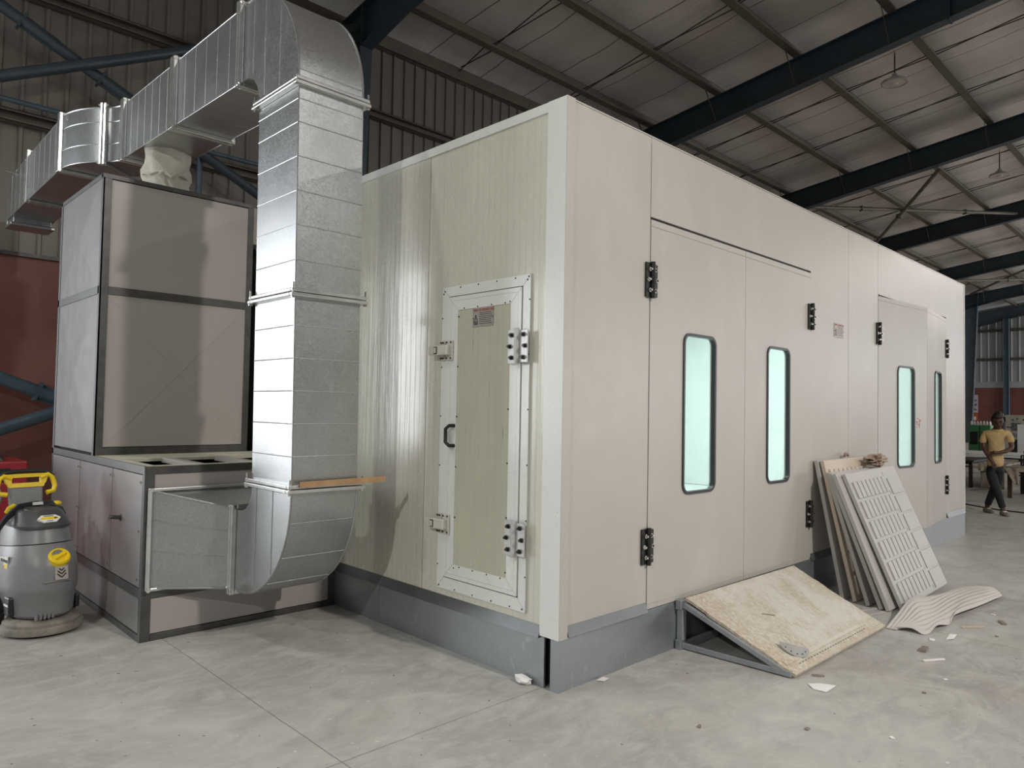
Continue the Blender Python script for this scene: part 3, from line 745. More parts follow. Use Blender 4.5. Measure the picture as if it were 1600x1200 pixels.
# tower
build('panel', creased('y', TY, AX0+.055, TX1-.045, ZB+.06, TZ-.03, -1, .008, .004), M_AHU, ahu)
build('panel', creased('y', TY, AX0+.055, TX1-.040, TZ+.03, ZT-.035, -1, .003), M_AHU, ahu)
build('panel', creased('x', AX0, TY+.04, AY1-.04, ZB+.02, TZ-.03, -1, .011), M_AHUSIDE, ahu)
build('panel', creased('x', AX0, TY+.04, AY1-.04, TZ+.03, ZT-.03, -1, .011), M_AHUSIDE, ahu)
mb = MB(); mb.box(TX1-.012,TY+.01,ZB,TX1,AY1,ZT-.01); build('panel', mb, M_AHU, ahu)
mb = MB(); mb.box(AX0,TY,ZT-.012,TX1,AY1,ZT); build('top_sheet', mb, M_AHU, ahu)
for b in (((AX0-.004,TY-.008,ZB),(AX0+.055,TY+.012,ZT)), ((TX1-.048,TY-.008,ZB),(TX1,TY+.012,ZT)), ((AX0,TY-.006,ZB),(TX1,TY+.012,ZB+.055)), ((AX0,TY-.006,TZ-.03),(TX1,TY+.012,TZ+.03))): angle('frame_angle', *b)
angle('frame_angle', (AX0-.004,TY-.010,ZT-.030),(TX1,TY+.02,ZT+.004), mat=M_ANGLE)
for b in (((AX0-.006,TY-.006,TZ-.03),(AX0+.012,AY1,TZ+.03)), ((AX0-.006,TY-.006,ZT-.03),(AX0+.012,AY1,ZT+.003)), ((AX0-.006,TY-.008,ZB),(AX0+.01,TY+.03,ZT))): angle('frame_angle', *b, mat=M_ZLIP)
mb = MB(); mb.box(TX1+.01,TY+.06,2.80,.0-.01,AY1-.05,ZT-.005); build('side_hood', mb, M_AHU, ahu)
mb = MB(); mb.box(TX1+.005,TY+.25,ZB,-.01,AY1-.05,2.80); build('recess', mb, M_DARK, ahu)

# ------------------------------------------------------------------ galvanised duct
DX0, DX1, DY0, DY1 = -.853, -.430, 1.250, 1.750
duct = thing('air_duct', 'shiny galvanised rectangular air duct rising in front of the unit and running back over it', 'duct', (-.64,1.5,.30))
LEAN = -.0105
def ln(x, z): return x + LEAN*(z-.98)
# transition from the unit to the lower elbow
FY, FZ0, FZ1 = 1.975, .295, .790
B = [(-1.285,2.185,.325),(-.030,2.185,.325),(-.030,2.185,.912),(-1.285,2.185,.912)]
F = [(DX0,FY+.02,FZ0),(DX1,FY+.02,FZ0),(DX1,FY+.02,FZ1),(DX0,FY+.02,FZ1)]
mb = MB(); mb.loft([B,F])
for t_ in (.30,.62,):   # cross beads on the near cheek
    z0 = .325+(.912-.325)*(1-t_); z1 = FZ0+(FZ1-FZ0)*(1-t_)
    mb.beam((-1.287,2.183,z0),(DX0-.003,FY+.02,z1),.006,.005,up=(-.3,-1,0))
mb.tube([(-1.287,2.183,.914),(DX0-.002,FY+.02,FZ1+.002)], .008, 6); mb.tube([(-1.287,2.183,.325),(DX0-.002,FY+.02,FZ0)], .007, 6)
build('transition', mb, M_GALV, duct)
def vflange(name, y, x0, x1, z0, z1, w=.034, t=.05, ang=0, cx=None, mat=M_FLANGE):
    """pair of flange frames on a duct that runs along y"""
    mb = MB(); M = None
    if ang: M = Matrix.Translation((cx,y,0)) @ Matrix.Rotation(ang,4,'Z') @ Matrix.Translation((-cx,-y,0))
    for s in (-1,1):
        ya, yb = (y-t/2, y-.002) if s < 0 else (y+.002, y+t/2)
        mb.box(x0-w,ya,z0-w,x0,yb,z1+w,M=M); mb.box(x1,ya,z0-w,x1+w,yb,z1+w,M=M); mb.box(x0,ya,z1,x1,yb,z1+w,M=M); mb.box(x0,ya,z0-w,x1,yb,z0,M=M)
    f = build(name, mb, mat, duct, bevel=.006)
    mb = MB()
    for x, z in ((x0-w/2,z0-w/2),(x1+w/2,z0-w/2),(x0-w/2,z1+w/2),(x1+w/2,z1+w/2)):
        p, q = Vector((x,y-t/2-.012,z)), Vector((x,y+t/2+.02,z))
        if M is not None: p, q = M @ p, M @ q
        mb.tube([p,q],.007,6); d = (q-p).normalized(); mb.tube([p+d*.004,p+d*.013],.014,6)
    build('corner_bolts', mb, M_CHROME, f)
    return f
vflange('duct_flange', 2.172, -1.283, -.035, .328, .908, w=.022, t=.030)
vflange('duct_flange', FY, DX0, DX1, FZ0, FZ1, t=.055)
def arc(cy, cz, r, a0, a1, n=14):
    return [(cy+r*math.cos(math.radians(a0+(a1-a0)*k/n)), cz+r*math.sin(math.radians(a0+(a1-a0)*k/n))) for k in range(n+1)]
def elbow(prof, x0, x1, rimo, seams):
    mb = MB(); n = len(prof)
    A = [mb.bm.verts.new((x0,y,z)) for y,z in prof]; Bv = [mb.bm.verts.new((x1,y,z)) for y,z in prof]
    for i in range(n): mb.bm.faces.new([A[i],A[(i+1)%n],Bv[(i+1)%n],Bv[i]])
    mb.bm.faces.new(A); mb.bm.faces.new(Bv[::-1])
    for x in (x0,x1):     # folded lock seam along both curved edges
        mb.tube([(x,y,z) for y,z in rimo], .007, 6)
    for s in seams: mb.tube(s, .0035, 6)
    return mb
inner = arc(1.90,.94,.15,-90,-180); outer = arc(1.90,.94,.648,-180,-90)
prof = [(FY,FZ1)] + inner + [(1.75,.98),(1.252,.98)] + outer + [(FY,FZ0)]
seams = []
for a in (-166,-146,-124,-103): 
    y, z = 1.90+.650*math.cos(math.radians(a)), .94+.650*math.sin(math.radians(a)); seams.append([(DX0+.008,y,z),(DX1-.008,y,z)])
seams += [[(DX0-.001,1.47,.97),(DX0-.001,1.47,.465)],[(DX0-.001,1.68,.97),(DX0-.001,1.68,.345)]]
build('lower_elbow', elbow(prof, DX0, DX1, outer, seams), M_GALV, duct, smooth=32)
def riser(z0, z1, beads):
    mb = MB()
    mb.hexa([(ln(DX0,z0),DY0,z0),(ln(DX1,z0),DY0,z0),(ln(DX1,z0),DY1,z0),(ln(DX0,z0),DY1,z0),(ln(DX0,z1),DY0,z1),(ln(DX1,z1),DY0,z1),(ln(DX1,z1),DY1,z1),(ln(DX0,z1),DY1,z1)])
    for z in beads:
        c = [(ln(DX0,z),DY0,z),(ln(DX1,z),DY0,z),(ln(DX1,z),DY1,z),(ln(DX0,z),DY1,z)]; mb.tube(c, .0035, 6, closed=True)
    mb.tube([(ln(DX0,z0),DY0,z0),(ln(DX0,z1),DY0,z1)], .004, 6)
    return build('riser', mb, M_GALV, duct)
riser(.98, 2.085, (1.16,1.345,1.53,1.715,1.90)); riser(2.085, 3.285, (2.27,2.47,2.665,2.86,3.055,3.19))
def hflange(z):
    mb = MB(); w = .036; x0, x1 = ln(DX0,z), ln(DX1,z)
    for za, zb_ in ((z-.024,z-.002),(z+.002,z+.024)):
        k = 1 if za < z else .86
        mb.box(x0-w*k,DY0-w*k,za,x1+w*k,DY0,zb_); mb.box(x0-w*k,DY1,za,x1+w*k,DY1+w*k,zb_); mb.box(x0-w*k,DY0,za,x0,DY1,zb_); mb.box(x1,DY0,za,x1+w*k,DY1,zb_)
    f = build('duct_flange', mb, M_FLANGE, duct, bevel=.005)
    mb = MB()
    for x in (x0-.022,x1+.022):
        for y in (DY0-.022,DY1+.022): mb.tube([(x,y,z-.035),(x,y,z+.055)],.006,6); mb.tube([(x,y,z-.034),(x,y,z-.024)],.013,6)
    build('corner_bolts', mb, M_CHROME, f)
for z in (.98,2.085,3.285): hflange(z)
mb = MB(); mb.box(DX0+.03,DY0-.055,.990,DX1+.165,DY0-.040,1.022, M=Matrix.Translation((DX0,0,1.0)) @ Matrix.Rotation(math.radians(-.6),4,'Y') @ Matrix.Translation((-DX0,0,-1.0)))
build('board_strip', mb, M_CARD, duct, label='thin brown board strip lying on the lowest flange')
# upper elbow
tx0, tx1 = ln(DX0,3.5), ln(DX1,3.5)
outer2 = arc(1.96,3.31,.71,180,90,18); inner2 = arc(1.96,3.31,.205,90,180)
prof2 = [(1.252,3.285)] + outer2 + [(2.01,4.020)] + [(2.01,3.515)] + inner2 + [(1.755,3.285)]
seams = [[(tx0+.01,1.252,3.36),(tx1-.01,1.252,3.36)],[(tx0-.001,1.86,3.53),(tx0-.001,1.86,4.0)],[(tx0-.001,1.70,3.30),(tx0-.001,1.70,3.95)],[(tx0-.001,1.50,3.30),(tx0-.001,1.50,3.82)]]
build('upper_elbow', elbow(prof2, tx0, tx1, outer2, seams), M_GALV, duct, smooth=32)
# overhead run
def rz(y): return 3.518+.034*(y-2.0)
HD = .492
def run(y0, y1, x0, x1, z0, z1, beads):
    mb = MB(); mb.hexa([(x0,y0,z0),(x1,y0,z0),(x1,y1,z1),(x0,y1,z1),(x0,y0,z0+HD),(x1,y0,z0+HD),(x1,y1,z1+HD),(x0,y1,z1+HD)])
    for k in range(1,beads+1):
        y = y0+(y1-y0)*k/(beads+1); z = z0+(z1-z0)*k/(beads+1)
        mb.tube([(x0,y,z),(x1,y,z),(x1,y,z+HD),(x0,y,z+HD)], .0012, 6, closed=True)
    for x in (x0,x1):
        for o in (0,HD): mb.tube([(x,y0,z0+o),(x,y1,z1+o)], .0035, 6)
    return build('overhead_run', mb, M_GALV, duct)
vflange('duct_flange', 2.03, tx0, tx1, rz(2.03), rz(2.03)+HD, t=.06)
run(2.03, 3.215, tx0, tx1, rz(2.03), rz(3.215), 5)
vflange('duct_flange', 3.215, tx0, tx1, rz(3.215), rz(3.215)+HD, t=.085)
run(3.215, 4.44, tx0, tx1, rz(3.215), rz(4.44), 6)
vflange('duct_flange', 4.44, tx0, tx1, rz(4.44), rz(4.44)+HD, t=.085)
# S-shaped offset
Z4 = rz(4.44); OFF = -.315; LEN = .78; th = 2*math.atan(abs(OFF)/LEN); Rm = LEN/(2*math.sin(th)); hw = (tx1-tx0)/2; xm = (tx0+tx1)/2; y0 = 4.44
secs = []
for k in range(0,13):
    a = th*k/12; secs.append((xm-Rm*(1-math.cos(a)), y0+Rm*math.sin(a), a))
mid = secs[-1]
for k in range(1,13):
    a = th*(1-k/12); secs.append((xm+OFF+Rm*(1-math.cos(a)), y0+LEN-Rm*math.sin(a), a))
def ring(c):
    x, y, a = c; n = Vector((math.cos(a), math.sin(a), 0)); p = Vector((x,y,Z4))
    return [p-n*hw, p+n*hw, p+n*hw+Vector((0,0,HD)), p-n*hw+Vector((0,0,HD))]
for a, b in ((0,13),(12,25)):
    mb = MB(); rr = [ring(c) for c in secs[a:b]]; mb.loft(rr)
    for z in (.16,.36):
        mb.tube([r[0].lerp(r[3],z/HD) - (r[1]-r[0]).normalized()*.001 for r in rr], .004, 6)
    for j in (0,3): mb.tube([r[j] for r in rr], .006, 6)
    build('offset_bend', mb, M_GALV, duct, smooth=32)
vflange('duct_flange', mid[1], mid[0]-hw, mid[0]+hw, Z4, Z4+HD, t=.06, ang=mid[2], cx=mid[0])
sx0, sx1 = tx0+OFF, tx1+OFF; ye = y0+LEN
vflange('duct_flange', ye, sx0, sx1, Z4, Z4+HD, t=.07)
run(ye, 6.58, sx0, sx1, Z4, Z4-.02, 5)
vflange('duct_flange', 6.58, sx0, sx1, Z4-.02, Z4-.02+HD, t=.07)
run(6.58, 7.72, sx0, sx1, Z4-.02, Z4-.04, 4)
mb = MB(); mb.box(sx0,7.722,Z4-.13,sx1,7.80,Z4-.04+HD); mb.box(sx0-.01,7.45,Z4-.135,sx1+.01,7.80,Z4-.10); mb.box(sx0+.02,7.47,Z4-.10,sx1-.02,7.72,Z4-.03); build('end_cap', mb, M_GALV, duct, bevel=.008)
mb = MB(); mb.tube([(sx0-.12,7.2,Z4+.40),(sx0+.02,7.2,Z4+.38)], .012, 8); build('hanger_stud', mb, M_CHROME, duct)
# canvas collar between unit and duct
mb = MB(); n = 30; rings = []
for k in range(9):
    z = ZT+(rz(3.98)-ZT)*k/8; r0 = .175 + (.02 if k in (0,) else 0)
    rg = []
    for j in range(n):
        a = 2*PI*j/n; r = r0+.008*math.sin(5*a+k*1.3)+.006*math.sin(9*a-k)+(.022*math.sin(7*a) if k in (4,5) else 0)
        rg.append((-.665+r*math.cos(a), 3.98+r*math.sin(a), z))
    rings.append(rg)
mb.loft(rings, cap=False); col = build('flexible_collar', mb, M_CANVAS, duct, smooth=50, label='tied off-white canvas collar')
mb = MB(); mb.tube([(-.665+.188*math.cos(2*PI*j/24), 3.98+.188*math.sin(2*PI*j/24), ZT+.25+.012*math.sin(j*1.7)) for j in range(24)], .010, 6, closed=True)
mb.tube([(-.76,3.80,ZT+.26),(-.80,3.77,ZT+.21),(-.76,3.765,ZT+.17)], .012, 6); mb.tube([(-.74,3.795,ZT+.25),(-.70,3.77,ZT+.22),(-.66,3.76,ZT+.26)], .014, 6)
build('tie_band', mb, M_CANVAS, col)

# ------------------------------------------------------------------ floor scrubber
SCR = (-1.685, 2.875, 0)
sc = thing('floor_scrubber', 'grey walk-behind floor scrubber with yellow handle, dusty brush deck and yellow cap', 'floor scrubber', SCR)
RS = Matrix.Translation(SCR) @ Matrix.Rotation(math.radians(7),4,'Z')
def S(p): return RS @ Vector(p)
def sect(z, hw, yf, yb, cf=.45, cb=.25):
    """eight-sided section: hw half width, yf front (negative), yb back"""
    return [S(q) for q in ((-hw*cf,yf,z),(0,yf-.018,z),(hw*cf,yf,z),(hw,yf+hw*.62,z),(hw,yb-hw*cb,z),(hw*.8,yb,z),(-hw*.8,yb,z),(-hw,yb-hw*cb,z),(-hw,yf+hw*.62,z))]
def osect(z, hw, yf, yb, dz=0, cf=.5, n=40, sq=2.7):
    # rounded section, blunt at the front, straight towards the back; dz drops the sides towards the back
    P = []
    for k in range(n):
        a = 2*PI*k/n; c, s_ = math.cos(a), math.sin(a); ex = 2/sq
        x = hw*math.copysign(abs(c)**ex, c); y = math.copysign(abs(s_)**ex, s_)
        yy = yf+(yb-yf)*(y+1)/2
        x *= 1-.22*max(0,-y)**2
        ridge = -.012*max(0,1-abs(x)/(.28*hw)) if y < 0 else 0
        P.append(S((x, yy+ridge*0, z+dz*(yy-yf)/(yb-yf))))
    return P
mb = MB(); mb.loft([osect(.110,.178,-.165,.42), osect(.125,.186,-.180,.43), osect(.25,.196,-.192,.44), osect(.268,.204,-.201,.44), osect(.30,.205,-.202,.44), osect(.42,.200,-.196,.44,-.01), osect(.452,.197,-.186,.44,-.02), osect(.505,.188,-.156,.44,-.03), osect(.556,.178,-.120,.44,-.06)])
body = build('lower_tank', mb, M_GREY, sc, smooth=28)
mb = MB(); mb.loft([osect(.550,.172,-.116,.43,-.06), osect(.566,.172,-.116,.43,-.06)]); build('tank_seam', mb, M_RUBBER, sc, smooth=28)
mb = MB(); mb.loft([osect(.563,.178,-.122,.44,-.06), osect(.60,.171,-.106,.44,-.04), osect(.648,.158,-.090,.44,.0), osect(.655,.148,-.082,.43,.0)])
build('upper_tank', mb, M_GREY, sc, smooth=28)
mb = MB(); mb.loft([osect(.645,.152,-.098,.24), osect(.662,.154,-.100,.25), osect(.678,.146,-.088,.25), osect(.732,.122,-.010,.24,.01), osect(.742,.108,.006,.22,.01)])
lid = build('tank_lid', mb, M_GREYD, sc, smooth=28)
mb = MB(); mb.loft([osect(.741,.090,.018,.20,.012), osect(.748,.085,.024,.195,.012)]); build('lid_insert', mb, M_GREYD, lid, smooth=28)
mb = MB(); mb.box(-.07,-.206,.330,.08,-.150,.340, M=RS); build('front_step', mb, M_GREY, sc, bevel=.004)
# brush deck
MD = RS.to_3x3().to_4x4()
mb = MB(); mb.lathe([(.0,.012),(.212,.012),(.225,.018),(.227,.040),(.222,.055),(.213,.060),(.213,.078),(.195,.092),(.15,.100),(0,.105)], S((0,.0,0)), 48, MD)
build('brush_deck', mb, M_DECK, sc, smooth=40)
mb = MB(); mb.lathe([(.0,.0),(.17,.0),(.19,.014),(0,.014)], S((0,.0,0)), 36, MD); build('brush', mb, M_RUBBER, sc, smooth=40)
mb = MB(); mb.lathe([(.150,.100),(.150,.125),(.0,.125)], S((0,0,0)), 30, MD); build('deck_mount', mb, M_RUBBER, sc)
for b_ in ((-.165,-.03,.12,-.198,.055,.235),(.165,-.06,.12,.192,0.0,.20)):
    mb = MB(); mb.box(*b_, M=RS); build('side_opening', mb, M_RUBBER, sc, bevel=.008)
mb = MB(); mb.box(-.200,-.02,.180,-.18,.05,.192, M=RS); build('latch_clip', mb, M_WHITE, sc)
mb = MB()
for k in range(5): mb.box(-.10+k*.022,-.187,.112,-.088+k*.022,-.165,.140, M=RS)
build('deck_ribs', mb, M_GREY, sc)
# yellow cap with grip bar
nrm = Vector((.0,-1,.22)).normalized()
def facing(c, up=(0,0,1)):
    z = nrm; x = Vector((1,0,0)); y = z.cross(x).normalized()
    return RS @ (Matrix.Translation(c) @ Matrix((x,y,z)).transposed().to_4x4())
nrm = Vector((.0,-.66,.75)).normalized(); MC = facing((.022,-.1695,.4785)); nrm = Vector((.0,-1,.16)).normalized()
def lathe_m(mb, prof, M, n=28): mb.lathe(prof, (0,0,0), n, M); return mb
cap = build('filler_cap', lathe_m(MB(), [(0,-.03),(.062,-.03),(.062,.006),(.054,.016),(.046,.016),(.040,.006),(0,.006)], MC, 36), M_YEL, sc, smooth=35)
mb = MB(); Mg = MC @ Matrix.Rotation(math.radians(30),4,'Z'); mb.box(-.044,-.011,.004,.044,.011,.018, M=Mg); build('grip_bar', mb, M_YEL, cap, bevel=.004)
# arrow plate
MA = facing((.026,-.2055,.385))
mb = MB(); mb.box(-.036,-.042,-.006,.036,.042,.002, M=MA); ap = build('arrow_plate', mb, M_PLATE, sc)
mb = MB()
for k, w_ in enumerate((.014,.022,.025)):
    yy = .022-k*.020
    for s in (-1,1): mb.beam(MA @ Vector((s*w_,yy+w_*.75-.006,.0026)), MA @ Vector((0,yy-.010,.0026)), .0012, .008, up=MA.to_3x3() @ Vector((0,1,0)))
build('chevron_arrows', mb, M_INK, ap)
# sloping badge on the lid
n2 = Vector((0,-.65,.75)).normalized(); yv = n2.cross(Vector((1,0,0))).normalized()
MBd = RS @ (Matrix.Translation((-.004,-.058,.701)) @ Matrix((Vector((1,0,0)),yv,n2)).transposed().to_4x4())
hexp = [(-.066,.006),(-.040,.030),(.040,.030),(.066,.006),(.036,-.028),(-.036,-.028)]
mb = MB(); mb.prism(hexp, lambda a,b,w: MBd @ Vector((a,b,w)), -.01, .006); bd = build('badge', mb, M_WHITE, lid)
mb = MB(); mb.prism([(-.052,-.004),(-.040,.013),(.040,.013),(.052,.004),(.046,-.008)], lambda a,b,w: MBd @ Vector((a,b,w)), .006, .0072); build('badge_band', mb, M_YEL, bd)
mb = MB()
for k in range(6): mb.box(-.026+k*.009,.018,.006,-.0195+k*.009,.025,.0072, M=MBd); 
for k in range(5): mb.box(-.016+k*.007,-.021,.006,-.011+k*.007,-.016,.0072, M=MBd)
mb.box(.026,-.002,.0072,.044,.008,.0080, M=MBd)
build('badge_lettering', mb, M_INK, bd)
# yellow and white badge on its right side, cut by the frame
mb = MB(); mb.prism([(-.02,.40),(.14,.40),(.14,.46),(-.02,.48)], lambda a,b,w: S((-.190-w,a+.05,b)), 0, .006); sb = build('side_badge', mb, M_WHITE, sc)
mb = MB(); mb.prism([(-.015,.405),(.13,.405),(.13,.425),(-.015,.432)], lambda a,b,w: S((-.190-w,a+.05,b)), .006, .0075); build('badge_band', mb, M_YEL, sb)
mb = MB()
for k in range(6): mb.box(-.196,.025+k*.021,.440,-.1975,.040+k*.021,.458, M=RS)
build('badge_lettering', mb, M_INK, sb)
# wheels
for s in (-1,1):
    mb = MB(); c = S((s*.205,.20,.115)); Mw = MD @ Matrix.Rotation(PI/2,4,'Y')
    mb.lathe([(0,-.028),(.10,-.028),(.115,-.018),(.115,.018),(.10,.028),(0,.028)], c, 32, Mw); w_ = build('wheel', mb, M_RUBBER, sc, smooth=40)
    mb = MB(); mb.lathe([(.0,-.034),(.03,-.034),(.078,-.030),(.086,-.030),(.086,.030),(.03,.034),(0,.034)], c, 28, Mw); build('wheel_hub', mb, M_WHITE, w_, smooth=40)
# column and handle
mb = MB(); mb.loft([[S(q) for q in ((-.088,.33,.60),(.088,.33,.60),(.088,.40,.60),(-.088,.40,.60))],[S(q) for q in ((-.092,.335,.72),(.092,.335,.72),(.092,.40,.72),(-.092,.40,.72))],[S(q) for q in ((-.100,.37,.875),(.100,.37,.875),(.096,.43,.88),(-.096,.43,.88))]])
build('control_column', mb, M_GREY, sc, bevel=.012)
mb = MB(); pts = [(-.085,.385,.925),(-.13,.385,.945),(-.155,.38,.925),(-.170,.37,.87),(-.160,.36,.835),(-.115,.355,.825)]
mb.tube([S(p) for p in pts], .016, 10); mb.tube([S((-p[0],p[1],p[2])) for p in pts], .016, 10)
yh = [((-.105,.38,.86),(-.085,.40,.945)),((.105,.38,.86),(.085,.40,.945))]
mb.loft([[S(q) for q in ((-.100,.365,.868),(.100,.365,.868),(.100,.40,.868),(-.100,.40,.868))],[S(q) for q in ((-.112,.372,.895),(.112,.372,.895),(.112,.405,.895),(-.112,.405,.895))]])
mb.loft([[S(q) for q in ((-.125,.380,.932),(.125,.380,.932),(.125,.412,.932),(-.125,.412,.932))],[S(q) for q in ((-.13,.384,.955),(.13,.384,.955),(.13,.414,.955),(-.13,.414,.955))]])
for s in (-1,1): mb.loft([[S(q) for q in ((s*.085,.370,.893),(s*.115,.370,.893),(s*.115,.405,.893),(s*.085,.405,.893))],[S(q) for q in ((s*.085,.380,.935),(s*.128,.380,.935),(s*.128,.412,.935),(s*.085,.412,.935))]])
build('handle', mb, M_YEL, sc, smooth=45)
mb = MB(); mb.tube([S(p) for p in ((-.165,.39,.93),(-.12,.40,.965),(-.05,.405,.972),(.05,.405,.972),(.12,.40,.965),(.165,.39,.93))], .014, 10); build('hand_grip', mb, M_RUBBER, sc, smooth=50)
mb = MB(); mb.tube([S(p) for p in ((-.13,.30,.72),(-.125,.27,.75),(-.09,.30,.76))], .013, 8); build('hook', mb, M_YEL, sc, smooth=50)
mb = MB(); mb.ball(S((.150,.28,.755)), .030, 14, 1.1, 1.1, .6); build('side_knob', mb, M_YEL, sc, smooth=60)
# coiled power cable over the lid and grey suction hose behind
mb = MB()
for k in range(4):
    o = .010*k
    mb.tube([S(p) for p in ((-.30-.01*k,.10,.50+o),(-.25,.10,.60+o),(-.18,.14,.685+o),(-.10,.18,.745+o),(.0,.20,.762+o*.7),(.10,.20,.758+o*.6),(.15,.18,.735-o),(.155,.14,.700-o))], .0085, 8)
mb.tube([S(p) for p in ((.155,.14,.70),(.150,.10,.665),(.135,.08,.68))], .007, 8)
pc = build('power_cable', mb, M_CABLE, sc, smooth=60)
mb = MB(); mb.box(.0-.02,.168,.768,.035,.195,.785, M=RS); build('cable_tag', mb, M_WHITE, pc)
mb = MB()
for k in range(4): mb.tube([S((-.21+(.10+.006*k)*math.cos(a), .50+.02*k, .80+(.085-.012*k)*math.sin(a))) for a in [2*PI*j/20 for j in range(20)]], .016, 8, closed=True)
build('suction_hose', mb, M_HOSE, sc, smooth=60)
# red cabinet behind
rc = thing('tool_cabinet', 'dark red steel cabinet behind the scrubber at the left edge', 'cabinet', (-2.0,4.75,0))
mb = MB(); mb.box(-2.6,4.45,.04,-1.50,5.0,.955); build('carcass', mb, M_RED, rc, bevel=.012)
for k in range(2):
    mb = MB(); mb.box(-2.55,4.435,.10+.36*k,-1.56,4.449,.43+.36*k); d = build('drawer', mb, M_RED, rc, bevel=.006)
mb = MB(); mb.box(-2.55,4.430,.80,-1.62,4.449,.90); build('recess', mb, M_DARK, rc)
mb = MB(); mb.hexa([(-2.6,4.5,.957),(-1.66,4.5,.957),(-1.58,4.95,.957),(-2.6,4.95,.957),(-2.6,4.52,1.0),(-1.70,4.52,1.0),(-1.64,4.93,1.01),(-2.6,4.93,1.01)])
tag(build('folded_mat', mb, M_GREYD, loc=(-2,4.7,.957)), 'dark mat lying on top of the red cabinet', 'mat')

# ------------------------------------------------------------------ ramp at the booth door
rp = thing('loading_ramp', 'small worn plywood ramp on a grey steel frame in front of the first booth doors', 'ramp', (1.8,-.4,0))
TL, TR, BR, BL = Vector((1.105,-.050,.298)), Vector((2.600,-.050,.290)), Vector((2.500,-.735,.012)), Vector((1.126,-.735,.012))
nn = (TR-TL).cross(BL-TL).normalized(); nn = nn if nn.z > 0 else -nn
mb = MB()
def edge(p, q, n, j):
    return [p.lerp(q,k/n)+Vector((rnd.uniform(-j,j),rnd.uniform(-j,j)*.5,0)) for k in range(n)]
loop = edge(TL,TR,10,.002)+edge(TR,BR,14,.007)+edge(BR,BL,12,.002)+edge(BL,TL,16,.007)
lo = [mb.bm.verts.new(p-nn*.002) for p in loop]; hi_ = [mb.bm.verts.new(p+nn*.014) for p in loop]
for i in range(len(loop)): mb.bm.faces.new([lo[i],lo[(i+1)%len(loop)],hi_[(i+1)%len(loop)],hi_[i]])
mb.bm.faces.new(hi_); mb.bm.faces.new(lo[::-1]); build('plywood_deck', mb, M_PLY, rp)
M_FRAME = simple('ramp_frame_grey', (.30,.32,.335), .5, .2, .15, 8)
for x0, x1, y1 in ((1.10,1.128,-.715),(2.56,2.475,-.715)):
    for a, b, w_, h_ in (((x0,-.030,.0),(x0,-.030,.275),.045,.04),((x0,-.03,.022),(x1,y1,.022),.034,.032),((x0,-.05,.268),(x1,y1+.03,.020),.034,.030)):
        mb = MB(); mb.beam(a,b,w_,h_,up=(0,1,0) if a[2] == 0 else (0,0,1)); build('frame_bar', mb, M_FRAME, rp, bevel=.003)
for z in (.272,.022): 
    mb = MB(); mb.beam((1.10,-.045,z),(2.56,-.045,z),.035,.035); build('frame_bar', mb, M_FRAME, rp)
mb = MB(); mb.beam((1.128,-.70,.010),(2.48,-.70,.010),.03,.018); build('frame_bar', mb, M_FRAME, rp)
for z in (.272,.030):
    mb = MB(); mb.box(1.058,-.052,z-.03,1.125,-.012,z+.028); build('corner_bracket', mb, M_ZINC, rp, bevel=.003)
u_ = (TR-TL).normalized(); v_ = (BL-TL).normalized()
mb = MB()
def onp(a, b, h): return TL + (TR-TL)*a + ((BL+(BR-BL)*a)-(TL+(TR-TL)*a))*b + nn*(.014+h)
mb.hexa([onp(.02,.865,0),onp(.98,.865,0),onp(.98,.905,0),onp(.02,.905,0),onp(.02,.865,.004),onp(.98,.865,.004),onp(.98,.905,.004),onp(.02,.905,.004)])
build('edge_batten', mb, M_PLY, rp)
mb = MB()
for k in range(26): mb.beam(onp(.10+.028*k,.935,.0012), onp(.10+.028*k+.014,.935,.0012), .006, .002, up=nn)
build('staple_row', mb, M_CHIP, rp)
mb = MB(); mb.hexa([onp(.30,.40,0),onp(.36,.46,0),onp(.355,.475,0),onp(.29,.41,0),onp(.30,.40,.001),onp(.36,.46,.001),onp(.355,.475,.001),onp(.29,.41,.001)]); build('gouge', mb, M_CHIP, rp)
# curled metal plate lying on the ramp
mb = MB(); c = onp(.175,.80,.001); ex, ey = (u_*.75+v_*.62).normalized(), (-u_*.62+v_*.75).normalized()
rings = []
for t in (0,.0025):
    rg = []
    for k in range(17):
        a = PI*k/16; px, py = .095*math.cos(a), .085*math.sin(a)
        rg.append(c + ex*px + ey*py + nn*(t + .020*(1-math.sin(a)) + .004))
    rings.append(rg)
mb.loft(rings)
o = build('curved_plate', mb, M_STEELW, loc=tuple(c)); tag(o, 'half-round curled metal plate with small holes, lying on the ramp', 'metal plate')
mb = MB()
for k in range(5):
    a = PI*(.18+.16*k); p = c + ex*.074*math.cos(a) + ey*.066*math.sin(a) + nn*(.0075+.020*(1-math.sin(a)*.78))
    mb.ball(p, .004, 6)
build('bolt_holes', mb, M_INK, o)

